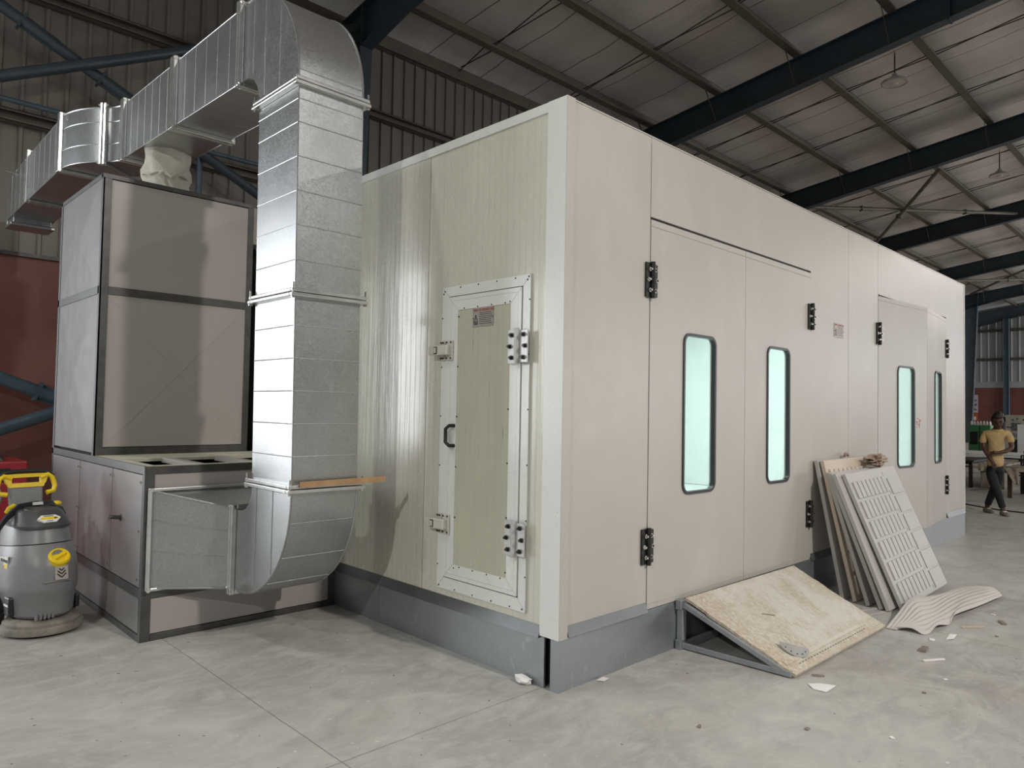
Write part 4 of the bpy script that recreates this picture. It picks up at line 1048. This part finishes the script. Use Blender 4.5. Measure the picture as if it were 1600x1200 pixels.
# ------------------------------------------------------------------ leaning panels
def lean_panel(yb, yt, zt, x0, wd, label, mat=M_PANEL, tilt=0, relief=False, th_=.030):
    o3 = Vector((x0, yb, .0)); v = Vector((0, yt-yb, zt)); ln_ = v.length; v.normalize(); u = Vector((1,0,0)); n = u.cross(v)
    if n.y > 0: n = -n
    if tilt:
        u, v = u*math.cos(tilt)+v*math.sin(tilt), v*math.cos(tilt)-u*math.sin(tilt)
    t = thing('door_panel', label, 'panel', tuple(o3 + Vector((.5,0,0))), 'panels leaning on the booth')
    def P(a,b,d): return o3 + u*a + v*b + n*d
    def bx(mb, a0,b0,a1,b1,d0,d1): mb.hexa([P(a0,b0,d0),P(a1,b0,d0),P(a1,b1,d0),P(a0,b1,d0),P(a0,b0,d1),P(a1,b0,d1),P(a1,b1,d1),P(a0,b1,d1)])
    mb = MB(); bx(mb,0,0,wd,ln_,0,th_); build('board', mb, mat, t, bevel=.003)
    if relief:
        mb = MB(); rows = 6; rh = (ln_-.10)/rows
        for r in range(rows):
            b0 = .05+r*rh
            for k in range(8):
                a0 = .06+k*.090; bx(mb, a0, b0, a0+.070, b0+rh*.84, th_, th_+.011)
            bx(mb, .815, b0-.03, wd-.035, b0+rh*.88-.03, th_, th_+.009)
        bx(mb, .775, .02, .805, ln_-.04, th_, th_+.003)
        build('raised_fields', mb, mat, t, bevel=.003)
    return t, P, ln_
lean_panel(-.225,-.010,1.075,3.060,1.20,'innermost leaning panel, standing steepest, its edge farthest left')
pB,_,_ = lean_panel(-.312,-.052,1.075,3.075,1.19,'beige leaning panel with a row of raised fields showing above the others', M_PANELB, relief=True)
lean_panel(-.430,-.118,.985,3.020,1.16,'third leaning panel from the booth, with a gap behind its foot')
lean_panel(-.535,-.152,.982,2.985,1.15,'fourth leaning panel from the booth, between two close neighbours')
lean_panel(-.588,-.187,.980,2.975,1.15,'fifth leaning panel, directly behind the outermost one')
pF,PF,LF = lean_panel(-.650,-.226,.975,3.085,1.13,'outermost leaning grey panel with rows of raised slats facing the room', relief=True, tilt=math.radians(1.2))
# crumpled wrap on top of the panels
mb = MB(); r2_ = random.Random(4)
g = bmesh.ops.create_icosphere(mb.bm, subdivisions=3, radius=.075)
for v in g['verts']:
    d = v.co.normalized(); f = 1+.30*math.sin(9*d.x+3*d.y)+.25*math.sin(11*d.z-5*d.x)+r2_.uniform(-.12,.12)
    v.co = Vector((d.x*.17*f, d.y*.055*f, d.z*.045*f)) + Vector((3.97,-.175,1.062))
tag(build('crumpled_wrap', mb, M_RAG, loc=(3.97,-.16,1.03)), 'crumpled brown and clear wrapping lying on the panel tops', 'wrapping')
mb = MB(); mb.tube([(3.60,-.045,1.098),(3.62,-.045,1.118),(3.66,-.045,1.118),(3.68,-.045,1.100)], .012, 8)
tag(build('pipe_clip', mb, M_RAG, loc=(3.64,-.045,1.09)), 'small brown scrap on the top edge of the steepest panel', 'scrap')
# foam sheet
BK = [(2.52,-.735,.004),(2.80,-.720,.045),(3.10,-.715,.100),(3.40,-.735,.070),(3.75,-.750,.040),(4.08,-.760,.030),(4.24,-.82,.026),(4.28,-.94,.04)]
MD_ = [(2.53,-.80,.006),(2.70,-.83,.034),(2.86,-.86,.062),(3.12,-.87,.040),(3.55,-.87,.042),(3.85,-.91,.055),(4.08,-.97,.062),(4.20,-1.01,.055)]
FR = [(2.51,-.755,.008),(2.56,-.88,.030),(2.575,-.968,.004),(2.76,-.985,.034),(2.96,-1.005,.005),(3.15,-.985,.030),(3.60,-1.045,.034),(4.10,-1.085,.030)]
def cr(P, t):
    n = len(P)-1; s = min(int(t*n), n-1); f = t*n-s; q = [Vector(P[max(0,min(n,s+k))]) for k in (-1,0,1,2)]
    return .5*((2*q[1])+(-q[0]+q[2])*f+(2*q[0]-5*q[1]+4*q[2]-q[3])*f*f+(-q[0]+3*q[1]-3*q[2]+q[3])*f**3)
def foam(u, v):
    a, b, c = cr(BK,u), cr(MD_,u), cr(FR,u)
    p = a*(1-v)*(1-2*v)+b*4*v*(1-v)+c*v*(2*v-1)
    p.z += .0045*math.sin(v*52+u*5+2*math.sin(u*4))*(1-.45*u)*min(1,v*5+.1)
    p.z = max(p.z,.004); return p
mb = MB(); mb.grid(foam, 80, 80)
tag(build('foam_sheet', mb, M_FOAM, smooth=70, loc=(3.2,-.9,.0), solid=.004), 'rumpled pale pink foam wrapping sheet on the floor by the leaning panels', 'foam sheet')
# strips and scraps
def slab(name, pts, h, mat, label, cat, z=.002, group=None, curl=0):
    mb = MB(); cx = sum(p[0] for p in pts)/len(pts); cy = sum(p[1] for p in pts)/len(pts)
    A = [mb.bm.verts.new((x,y,z+curl*abs(math.sin(i*1.7)))) for i,(x,y) in enumerate(pts)]; B_ = [mb.bm.verts.new((x,y,z+h+curl*abs(math.sin(i*1.7)))) for i,(x,y) in enumerate(pts)]
    n = len(pts)
    for i in range(n): mb.bm.faces.new([A[i],A[(i+1)%n],B_[(i+1)%n],B_[i]])
    mb.bm.faces.new(A[::-1]); mb.bm.faces.new(B_)
    return tag(build(name, mb, mat, loc=(cx,cy,z)), label, cat, group)
def rot_rect(cx, cy, a, l, w): 
    c, s = math.cos(a), math.sin(a); return [(cx+c*x-s*y, cy+s*x+c*y) for x,y in ((-l/2,-w/2),(l/2,-w/2),(l/2,w/2),(-l/2,w/2))]
slab('cardboard_offcut', rot_rect(2.74,-.37,.5,.34,.10), .004, M_FOAM, 'flat pale board offcut between the ramp and the panel feet', 'offcut')
slab('timber_strip', rot_rect(2.86,-.47,-.35,.26,.022), .012, M_PANEL, 'thin grey strip lying nearest the panel feet', 'strip')
slab('timber_strip', rot_rect(2.80,-.555,-.30,.26,.020), .012, M_PANEL, 'thin grey strip lying nearest the ramp edge', 'strip')
slab('paper_sheet', [(1.055,-.865),(1.10,-.815),(1.165,-.855),(1.19,-.93),(1.06,-.93)], .0012, M_PAPER, 'white torn paper lying in front of the ramp corner', 'paper', curl=.003)
slab('paper_scrap', [(.285,-.02),(.345,-.018),(.36,-.05),(.30,-.062)], .0012, M_PAPER, 'small white paper scrap at the foot of the zinc skirt', 'paper', curl=.003)
slab('paper_scrap', [(2.56,-1.09),(2.70,-1.075),(2.735,-1.11),(2.60,-1.125)], .0012, M_PAPER, 'white paper scrap past the front fold of the foam sheet', 'paper', curl=.004)
slab('wood_chip', rot_rect(2.485,-1.03,.3,.05,.03), .004, M_PAPER, 'tiny pale chip just in front of the foam sheet', 'chip')
slab('wood_chip', rot_rect(2.215,-1.06,.1,.10,.035), .014, M_CHIP, 'brownish lump of wood on the floor right of the ramp', 'chip')
slab('wood_chip', rot_rect(2.05,-1.16,-.55,.15,.014), .008, M_PAPER, 'thin pale stick on the floor right of the ramp foot', 'stick')
slab('wood_chip', rot_rect(3.30,-1.25,.5,.09,.03), .008, M_CHIP, 'dark chip on the floor beyond the long joint, far right', 'chip')
slab('wood_chip', rot_rect(3.02,-1.135,-.7,.17,.016), .005, M_PANELB, 'slim tan splinter beside the foam sheet', 'splinter')
slab('wood_chip', rot_rect(1.27,-.80,-.9,.06,.02), .006, M_CHIP, 'dark sliver on the floor against the front ramp edge', 'chip')
mb = MB(); g = bmesh.ops.create_icosphere(mb.bm, subdivisions=2, radius=.03); r3_ = random.Random(9)
for v in g['verts']: v.co = Vector((v.co.x*1.0,v.co.y*1.9,v.co.z*.75))*(1+r3_.uniform(-.25,.25)) + Vector((-.035,.215,.022))
tag(build('tissue_ball', mb, M_PAPER, loc=(-.035,.215,0)), 'crumpled white tissue at the foot of the booth side', 'tissue')
lit = [(.55,-1.05),(.75,-1.35),(1.45,-1.28),(1.75,-1.3),(.2,-.7),(3.5,-1.15),(3.8,-1.3),(4.3,-1.2),(2.9,-1.3)]
for k,(x,y) in enumerate(lit):
    slab('litter_chip', rot_rect(x,y,k*.9,rnd.uniform(.018,.035),rnd.uniform(.010,.018)), .004, (M_CHIP,M_PAPER)[k%2], 'tiny chip of litter on the concrete to the right of the booth corner', 'chip', group='litter chips')

# ------------------------------------------------------------------ person
PR = Matrix.Translation((10.08,.226,0)) @ Matrix.Rotation(math.radians(-78.1),4,'Z')
person = thing('person', 'person in a yellow short-sleeved shirt and dark trousers walking beyond the booth, head bowed', 'person', (10.08,.226,0))
def W(s, d, z): return PR @ Vector((s, -d, z))
def skin(name, verts, edges, mat, sub=2, root=0, parent=person, label=None):
    """grows one continuous surface over a joint skeleton; verts = (s, d, z, radius_x, radius_y)"""
    me = bpy.data.meshes.new('skeleton'); me.from_pydata([W(*v[:3]) for v in verts], edges, [])
    ob = bpy.data.objects.new('skeleton', me); COL.objects.link(ob)
    md = ob.modifiers.new('skin','SKIN'); md.use_smooth_shade = True; md.branch_smoothing = .4
    for k, v in enumerate(verts):
        sv = me.skin_vertices[0].data[k]; sv.radius = (v[3], v[4] if len(v) > 4 else v[3]); sv.use_root = (k == root)
    ob.modifiers.new('sub','SUBSURF').levels = sub
    dg = bpy.context.evaluated_depsgraph_get(); new = bpy.data.meshes.new_from_object(ob.evaluated_get(dg))
    bpy.data.objects.remove(ob)
    new.name = name; new.transform(Matrix.Translation(-ORG[parent.name])); new.materials.clear(); new.materials.append(mat)
    for p in new.polygons: p.use_smooth = True; p.material_index = 0
    o = bpy.data.objects.new(name, new); COL.objects.link(o); o.parent = parent; ORG[o.name] = ORG[parent.name]
    if label: o['label'] = label
    return o
def chain(vs, es, pts, start=None):
    k0 = start
    for p in pts:
        vs.append(p); k = len(vs)-1
        if k0 is not None: es.append((k0,k))
        k0 = k
    return k0
vs, es = [], []
p0 = chain(vs, es, [(.005,0,.82,.088,.070)])                                   # pelvis
ch = chain(vs, es, [(.01,.0,.95,.095,.070),(.015,.0,1.10,.112,.078),(.02,.0,1.20,.085,.062)], p0)
nk = chain(vs, es, [(.028,.025,1.285,.050,.050),(.035,.055,1.325,.050,.052)], ch)
chain(vs, es, [(.040,.072,1.375,.046,.050)], nk)
# viewer-left arm hangs and crosses in front, viewer-right forearm folds over it
aL = chain(vs, es, [(-.120,.0,1.205,.040),(-.146,.008,1.10,.038),(-.140,.03,.985,.038),(-.085,.11,.885,.034),(-.035,.155,.800,.026),(-.015,.165,.765,.030,.022)], ch)
aR = chain(vs, es, [(.155,.0,1.222,.040),(.194,.008,1.12,.038),(.215,.04,1.005,.038),(.130,.13,.950,.033),(.045,.185,.930,.026),(.010,.195,.925,.030,.022)], ch)
for k,(a,b) in enumerate(((-.020,.000),(-.007,-.006),(.006,-.006),(.018,.002))):
    chain(vs, es, [(-.015+a,.168,.735+b*.2,.0085),(-.010+a,.172,.708+b,.008),(-.006+a,.166,.688+b*1.5,.007)], aL)
chain(vs, es, [(.012,.178,.752,.010),(.022,.184,.728,.008)], aL)
for k,b in enumerate((.020,.007,-.006,-.018)):
    chain(vs, es, [(-.018,.198,.925+b,.0085),(-.045,.192,.918+b,.008),(-.062,.172,.912+b,.007)], aR)
chain(vs, es, [(-.006,.212,.950,.010),(-.026,.212,.958,.008)], aR)
# legs
chain(vs, es, [(-.060,.02,.700,.058),(-.020,.10,.500,.050),(.035,.13,.340,.052),(.095,.150,.110,.036),(.110,.160,.055,.034)], p0)
chain(vs, es, [(.065,-.01,.700,.058),(.030,-.02,.480,.050),(-.030,-.06,.320,.052),(-.100,-.10,.110,.036),(-.105,-.10,.055,.034)], p0)
body_o = skin('body', vs, es, M_SKIN)
TAU = math.radians(24); HC = (.043,.088,1.405)
def HT(x, y, z, k=1.0):
    # head-local metres (x viewer-right, y out of the face, z up), bowed forward
    return W(HC[0]+x, HC[1]+(y*math.cos(TAU)+z*math.sin(TAU))*k, HC[2]+z*math.cos(TAU)-y*math.sin(TAU))
def G(a, s_): return math.exp(-(a/s_)**2)
def headpt(p, grow=1.0, face=True):
    x, y, z = p; w_ = .075*(1+.26*min(0,z)); yy = .094*y*(1+.06*min(0,z))
    if y > 0 and face:
        yy += .024*G(x,.17)*G(z+.16,.20)*y + .006*G(x,.55)*G(z-.27,.14) - .009*G(abs(x)-.40,.20)*G(z-.05,.15) + .007*G(x,.32)*G(z+.50,.09) + .006*G(x,.4)*G(z+.82,.15)
    return HT(w_*x*grow, yy*grow, .120*z*grow)
hb = bmesh.new(); hb.from_mesh(body_o.data); off = ORG[person.name]
g = bmesh.ops.create_uvsphere(hb, u_segments=32, v_segments=24, radius=1)
for v in g['verts']: v.co = headpt(v.co.copy()) - off
for s in (-1,1):
    g = bmesh.ops.create_uvsphere(hb, u_segments=10, v_segments=8, radius=1)
    for v in g['verts']: v.co = HT(s*.076+v.co.x*.008, -.005+v.co.y*.018, .0+v.co.z*.030) - off
for f in hb.faces: f.smooth = True
hb.to_mesh(body_o.data); hb.free()
# shirt
vs, es = [], []
b0 = chain(vs, es, [(.005,.0,.685,.140,.118)])
b0 = chain(vs, es, [(.005,.0,.80,.138,.114)], b0)
c1 = chain(vs, es, [(.010,.0,.93,.134,.110),(.015,.0,1.09,.146,.108),(.020,.0,1.19,.126,.090)], b0)
chain(vs, es, [(.026,.015,1.262,.072,.065)], c1)
chain(vs, es, [(-.120,.0,1.208,.062,.064),(-.148,.006,1.12,.058),(-.150,.018,1.045,.056)], c1)
chain(vs, es, [(.156,.0,1.226,.062,.064),(.194,.006,1.14,.058),(.206,.022,1.065,.056)], c1)
sh = skin('shirt', vs, es, M_SHIRT, label='yellow short-sleeved shirt')
mb = MB()
mb.tube([W(.028+.066*math.cos(a), .016+.062*math.sin(a), 1.268-.012*math.sin(a)) for a in [2*PI*k/18 for k in range(18)]], .014, 8, closed=True)
build('collar', mb, M_SHIRT, sh, smooth=60)
mb = MB(); mb.beam(W(.030,.085,1.25), W(.020,.112,.93), .018, .004, up=(0,0,1)); build('placket', mb, M_SHIRT, sh)
# trousers
vs, es = [], []
t0 = chain(vs, es, [(.005,0,.775,.108,.090)])
chain(vs, es, [(.005,0,.86,.100,.080)], t0)
chain(vs, es, [(-.060,.02,.66,.084),(-.022,.10,.500,.070),(.035,.130,.330,.060),(.085,.148,.150,.050),(.095,.150,.105,.050)], t0)
chain(vs, es, [(.062,-.01,.66,.084),(.030,-.02,.480,.070),(-.028,-.06,.320,.060),(-.088,-.095,.150,.050),(-.095,-.098,.110,.050)], t0)
skin('trousers', vs, es, M_PANTS, label='slim dark trousers')
for ax, ad, dx, dd in ((.100,.145,.070,.11),(-.110,-.11,.085,.095)):
    mb = MB(); A = Vector((ax-dx*.35,ad-dd*.35)); Bq = Vector((ax+dx,ad+dd)); dirv = (Bq-A).normalized(); pr = Vector((-dirv.y,dirv.x)); rings = []
    for t,w_,h_ in ((0,.028,.060),(.12,.038,.085),(.35,.040,.090),(.55,.042,.066),(.8,.044,.048),(.95,.034,.036),(1,.015,.022)):
        c = A.lerp(Bq,t); rg = []
        for k in range(12):
            a = 2*PI*k/12; q = c+pr*w_*math.cos(a); rg.append(W(q.x,q.y,max(.004,h_*.5+h_*.5*math.sin(a))))
        rings.append(rg)
    mb.loft(rings); so = build('shoe', mb, M_SHOE, person, smooth=60, label='worn grey canvas shoe')
    mb = MB()
    for t in (.42,.52,.62):
        c = A.lerp(Bq,t); mb.tube([W(*(c-pr*.026),.072-.05*(t-.4)), W(*c,.080-.06*(t-.4)), W(*(c+pr*.026),.072-.05*(t-.4))], .004, 6)
    build('laces', mb, M_WHITE, so)
mb = MB(); g = bmesh.ops.create_uvsphere(mb.bm, u_segments=22, v_segments=16, radius=1); dl_ = []
for v in g['verts']:
    p = v.co.copy(); f = 1+.04*math.sin(14*p.x+5*p.z)+.03*math.sin(17*p.y)
    v.co = headpt(p, 1.15+.6*(f-1), False)
    if (p.y > .38 and p.z < .42) or (p.y > -.05 and p.z < -.02) or p.z < -.60: dl_.append(v)
bmesh.ops.delete(mb.bm, geom=dl_, context='VERTS')
build('hair', mb, M_HAIR, person, smooth=80, solid=.012, label='short thick black hair')
mb = MB()
for s in (-1,1): mb.ball(HT(s*.030,.078,.006), .0105, 10)
build('eyes', mb, M_INK, person)
mb = MB()
for s in (-1,1): mb.tube([HT(s*.016,.095,.026),HT(s*.032,.092,.031),HT(s*.048,.080,.026)], .0035, 6)
build('eyebrows', mb, M_HAIR, person)
mb = MB(); mb.tube([HT(-.020,.088,-.058),HT(0,.094,-.057),HT(.020,.088,-.058)], .0045, 6); build('mouth', mb, simple('lips',(.07,.028,.024),.5), person)

# ------------------------------------------------------------------ clutter at the far right
def table(name, label, x0, x1, y0, y1, h, top, legm, leg=.045, skirt=.05):
    t = thing(name, label, 'table', ((x0+x1)/2,(y0+y1)/2,0))
    mb = MB(); mb.box(x0,y0,h-.03,x1,y1,h); build('table_top', mb, top, t, bevel=.004)
    for x in (x0+.04,x1-.04-leg):
        for y in (y0+.04,y1-.04-leg):
            mb = MB(); mb.box(x,y,0,x+leg,y+leg,h-.03); build('leg', mb, legm, t)
    mb = MB(); mb.box(x0+.04,y0+.05,h-.03-skirt,x1-.04,y0+.075,h-.03); mb.box(x0+.05,y0+.05,h-.03-skirt,x0+.075,y1-.05,h-.03); mb.box(x0+.05,y1-.075,h-.03-skirt,x1-.05,y1-.05,h-.03); build('apron', mb, legm, t)
    mb = MB(); mb.box(x0+.05,y0+.05,h-.14,x0+.072,y1-.05,h-.115); build('rail', mb, legm, t)
    return t
table('work_table', 'low black metal table at the far booth corner', 14.35, 15.9, 1.50, 3.2, .56, M_BLKMET, M_BLKMET, leg=.06)
table('work_table', 'work table with a dark brown leg behind the walking person', 12.80, 14.0, -.6, .66, .545, M_TBLWD, M_TBLWD, leg=.07)
table('work_table', 'long table under a white sheet behind the walking person', 16.5, 18.2, .3, 3.4, .60, M_SHEETM, M_BLKMET)
def drape(name, x0, x1, y0, y1, z, drop, mat, label, cat, rip=.02, seed=1, sides=('x0','y0')):
    mb = MB(); 
    def f(u,v):
        x = x0-.01+(x1-x0+.02)*u; y = y0-.01+(y1-y0+.02)*v; zz = z+.006+rip*.35*abs(math.sin(u*9+seed)*math.sin(v*11+seed*2))
        return Vector((x,y,zz))
    mb.grid(f, 24, 24)
    n = 40
    def fx(u,v): return Vector((x0-.012-rip*(1+math.sin(u*30+seed))*v, y0-.01+(y1-y0+.02)*u, z+.006-drop*v*(.75+.25*math.sin(u*7+seed*3))))
    def fy(u,v): return Vector((x0-.01+(x1-x0+.02)*u, y0-.012-rip*(1+math.sin(u*26+seed))*v, z+.006-drop*v*(.75+.25*math.sin(u*6+seed))))
    mb.grid(fx, n, 6); mb.grid(fy, n, 6)
    return tag(build(name, mb, mat, smooth=70, loc=((x0+x1)/2,(y0+y1)/2,z), solid=.004), label, cat)
drape('table_cloth', 12.80, 14.0, -.6, .66, .545, .12, M_CLOTH, 'brown dusty cloth hanging over the table with the brown leg', 'cloth', .03, 2)
drape('table_cloth', 16.5, 18.2, .3, 3.4, .60, .10, M_SHEETM, 'white sheet spread over the long table behind the person', 'cloth', .02, 5)
drape('striped_cloth', 14.55, 15.9, 1.0, 1.46, .50, .16, M_CLOTH, 'brown folded cloth hanging between the black table and the person', 'cloth', .03, 7)
mb = MB(); mb.box(14.6,1.02,.0,15.85,1.44,.50); tag(build('crate', mb, M_CHIP, bevel=.01, loc=(15.2,1.2,0)), 'low crate under the brown folded cloth', 'crate')
# hanging rag corner
mb = MB(); mb.grid(lambda u,v: Vector((12.725-.02*v-.015*math.sin(u*9), .42+.24*u*(1-v*.75), .555-.30*v)), 10, 8)
tag(build('hanging_rag', mb, M_CLOTH, smooth=70, loc=(12.77,.5,.5), solid=.004), 'grey rag corner hanging off the table with the brown leg', 'rag')
# wire basket and tools
t = thing('tool_basket', 'dark wire basket with tools on the table beside the person', 'basket', (13.2,.36,.566))
mb = MB(); c = Vector((13.2,.36,.585))
for z in (0,.09,.18): mb.tube([(c.x+.12*math.cos(2*PI*k/16), c.y+.12*math.sin(2*PI*k/16), c.z+z) for k in range(16)], .008, 6, closed=True)
for k in range(14): a = 2*PI*k/14; mb.tube([(c.x+.12*math.cos(a),c.y+.12*math.sin(a),c.z),(c.x+.12*math.cos(a),c.y+.12*math.sin(a),c.z+.18)], .006, 6)
build('wire_frame', mb, M_BLKMET, t)
mb = MB()
for k in range(5): a = k*1.3; mb.tube([(c.x+.05*math.cos(a),c.y+.05*math.sin(a),c.z+.01),(c.x+.08*math.cos(a),c.y+.08*math.sin(a),c.z+.24+.02*k)], .010, 6)
build('tools', mb, M_ROD, t)
mb = MB(); mb.tube([(16.60,1.62+.10*math.cos(2*PI*k/14),.668+.03*math.sin(2*PI*k/14)) for k in range(14)], .012, 6, closed=True); mb.tube([(16.60,1.66,.69),(16.58,1.78,.86)], .012, 6)
tag(build('pliers', mb, M_TBLWD, loc=(16.52,1.66,.62)), 'brown tool loop lying on the white sheet', 'tool')
# green crates with bottles
for k in range(2):
    y0 = 3.72+k*.34
    t = thing('bottle_crate', ('green bottle crate, right one of two behind the person','green bottle crate, left one of two beside the blue column')[k], 'crate', (26.2,y0+.15,0), 'green bottle crates')
    mb = MB(); mb.box(26,y0,.25,26.4,y0+.31,.52); mb.box(26,y0,.95,26.4,y0+.31,1.18)
    for y in (y0,y0+.27): mb.box(26,y,.5,26.03,y+.04,.96)
    build('crate_shell', mb, M_GREEN, t, bevel=.01)
    mb = MB(); mb.box(26.05,y0+.02,.5,26.38,y0+.29,.96); build('dark_inside', mb, M_DARK, t)
    mb = MB(); mb.box(26.02,y0+.02,0,26.38,y0+.29,.25); build('stand', mb, M_BLKMET, t)
for k in range(7):
    y = 3.76+k*.092; mb = MB(); mb.lathe([(0,0),(.034,0),(.034,.08),(.014,.12),(.014,.14),(0,.14)], (26.15,y,1.181), 12)
    tag(build('bottle', mb, M_WHITE, smooth=50, loc=(26.15,y,1.181)), 'small white bottle standing on the green crates', 'bottle', 'white bottles')
# poster on the far column side
t = thing('notice_board', 'pale poster with orange-red lower panel, just right of the far blue column', 'poster', (XE-.1,8.6,1.2))
PX = XE-.12
s_ = (PX-CAMP.x)/(43.5-CAMP.x)
def PP(y, z): return (CAMP.y+(y-CAMP.y)*s_, CAMP.z+(z-CAMP.z)*s_)
ya, za = PP(8.085,1.70); yb_, zt_ = PP(8.42,2.68); _, z2 = PP(8.1,1.22)
mb = MB(); mb.box(PX,ya,za,PX+.03,yb_,zt_); build('poster_sheet', mb, simple('pale_poster',(.52,.47,.50),.6,0,.06,4), t)
mb = MB(); mb.box(PX,ya,z2,PX+.03,yb_,za); build('red_panel', mb, simple('orange_red_panel',(.42,.10,.04),.6,0,.3,6), t)
mb = MB()
for k in range(9): y = ya+.08+.11*(k%3); z = za+.14+.30*(k//3); mb.box(PX-.004,y,z,PX,y+.07,z+.10+.05*(k%2))
build('printed_marks', mb, M_INK, t)
mb = MB(); mb.box(PX-.004,ya+.10,z2+.08,PX,ya+.24,z2+.30); build('white_mark', mb, M_WHITE, t)
# cream machine and grey sheet
t = thing('packing_machine', 'cream machine cabinet with small dark windows behind the person', 'machine', (22.5,2.0,0))
mb = MB(); mb.box(22,1.55,0,23.2,2.50,1.53); build('cabinet', mb, M_MACH, t, bevel=.02)
mb = MB(); mb.box(21.985,2.12,1.08,22,2.34,1.30); build('window', mb, M_ANGLE, t)
mb = MB(); mb.box(21.97,2.09,1.31,22,2.37,1.335); mb.box(21.97,2.09,1.045,22,2.37,1.07); mb.box(21.97,2.10,.85,22,2.36,.87); build('frame_strip', mb, M_MACH, t)
mb = MB(); mb.box(21.985,2.12,.90,22,2.34,1.0); build('lower_window', mb, M_GREY, t)
mb = MB(); mb.box(21.985,2.10,.40,22,2.40,.83); build('opening', mb, M_DARK, t)
mb = MB()
for y,z in ((2.42,1.18),(2.36,1.17),(2.20,1.42),(2.05,1.40),(2.31,1.39)): mb.tube([(22,y,z),(21.97,y,z)], .022, 10)
build('knobs', mb, M_BLACK, t)
mb = MB(); mb.box(20,1.40,.42,20.05,1.82,1.28); o = tag(build('metal_sheet', mb, M_STEELW, loc=(20,1.6,0)), 'grey metal sheet standing at the right edge in front of the cream machine', 'sheet')
mb = MB(); mb.box(20.0,1.42,0,20.05,1.47,.42); mb.box(20,1.75,0,20.05,1.80,.42); build('foot', mb, M_BLKMET, o)
t = thing('wall_post', 'pale slim post standing by the maroon far wall', 'post', (XE-.3,7.0,0))
mb = MB(); mb.box(XE-.3,7.0,0,XE-.12,7.22,3.35); build('post', mb, M_CLADR, t); mb = MB(); mb.box(XE-.33,6.97,3.30,XE-.1,7.25,3.36); build('cap', mb, M_CLADR, t)
mb = MB(); mb.tube([(11.6,1.6,.008),(11.05,.86,.008),(10.80,.56,.008),(10.62,.30,.008),(10.55,-.05,.008),(10.2,-.9,.008),(10.1,-2.0,.008)], .010, 8)
tag(build('floor_cable', mb, M_CABLE, smooth=60, loc=(10.8,.5,0)), 'thin black cable lying across the floor behind the person', 'cable')

# ------------------------------------------------------------------ light
def area(name, loc, target, size, power, col=(1,1,1), shape='DISK', size_y=None, spread=180):
    l = bpy.data.lights.new(name,'AREA'); l.shape = shape; l.size = size; l.energy = power; l.color = col; l.spread = math.radians(spread)
    if size_y: l.size_y = size_y
    o = bpy.data.objects.new(name, l); COL.objects.link(o); o.location = loc
    d = Vector(target)-Vector(loc); o.rotation_euler = d.to_track_quat('-Z','Y').to_euler(); return o
WARM = (1,.955,.90)
COOL = (.95,1,.95)
for nm, loc, p, c in (('high_bay_and_fill_light',(.5,-9.2,7.5),1020,WARM),('high_bay_and_fill_light',(9.5,-9.2,7.5),290,WARM),('high_bay_and_fill_light',(-4.1,2.2,7.7),80,COOL),
                   ('high_bay_and_fill_light',(-12,2.2,7.7),330,COOL),('high_bay_and_fill_light',(-12.5,-4.5,7.4),850,(1,.985,.96)),('high_bay_and_fill_light',(28,-6,7.4),850,WARM),('high_bay_and_fill_light',(41,-3,7.4),800,WARM)):  # last two are added fill, bounced off the far floor onto the roof
    area(nm, loc, (loc[0],loc[1],0), .45, p, c)
area('daylight_doorway', (-7.0,9.3,2.3), (-5,3,1.2), 4.0, 440, (.93,.97,1), 'RECTANGLE', 3.8)
area('daylight_doorway', (31,-25,3.0), (27,0,4.6), 10.0, 1700, (.97,.98,1), 'RECTANGLE', 5.0)
area('daylight_far', (49,-16,5), (52,6,4), 5, 2200, (.95,.98,1), 'RECTANGLE', 4)
area('booth_light', (2.0,2.2,HB-.09), (2.0,2.2,0), 1.2, 68, (.94,1,.985), 'RECTANGLE', 3.2)
area('booth_light', (5.5,2.2,HB-.09), (5.5,2.2,0), 1.2, 68, (.94,1,.985), 'RECTANGLE', 3.2)
w = bpy.data.worlds.new('world'); SC.world = w; w.use_nodes = True
bgn = w.node_tree.nodes['Background']; bgn.inputs['Color'].default_value = (.92,.96,1,1); bgn.inputs['Strength'].default_value = .10
SC.view_settings.view_transform = 'Standard'; SC.view_settings.look = 'None'; SC.view_settings.exposure = 0.10; SC.view_settings.gamma = 1
SC.view_settings.use_curve_mapping = False
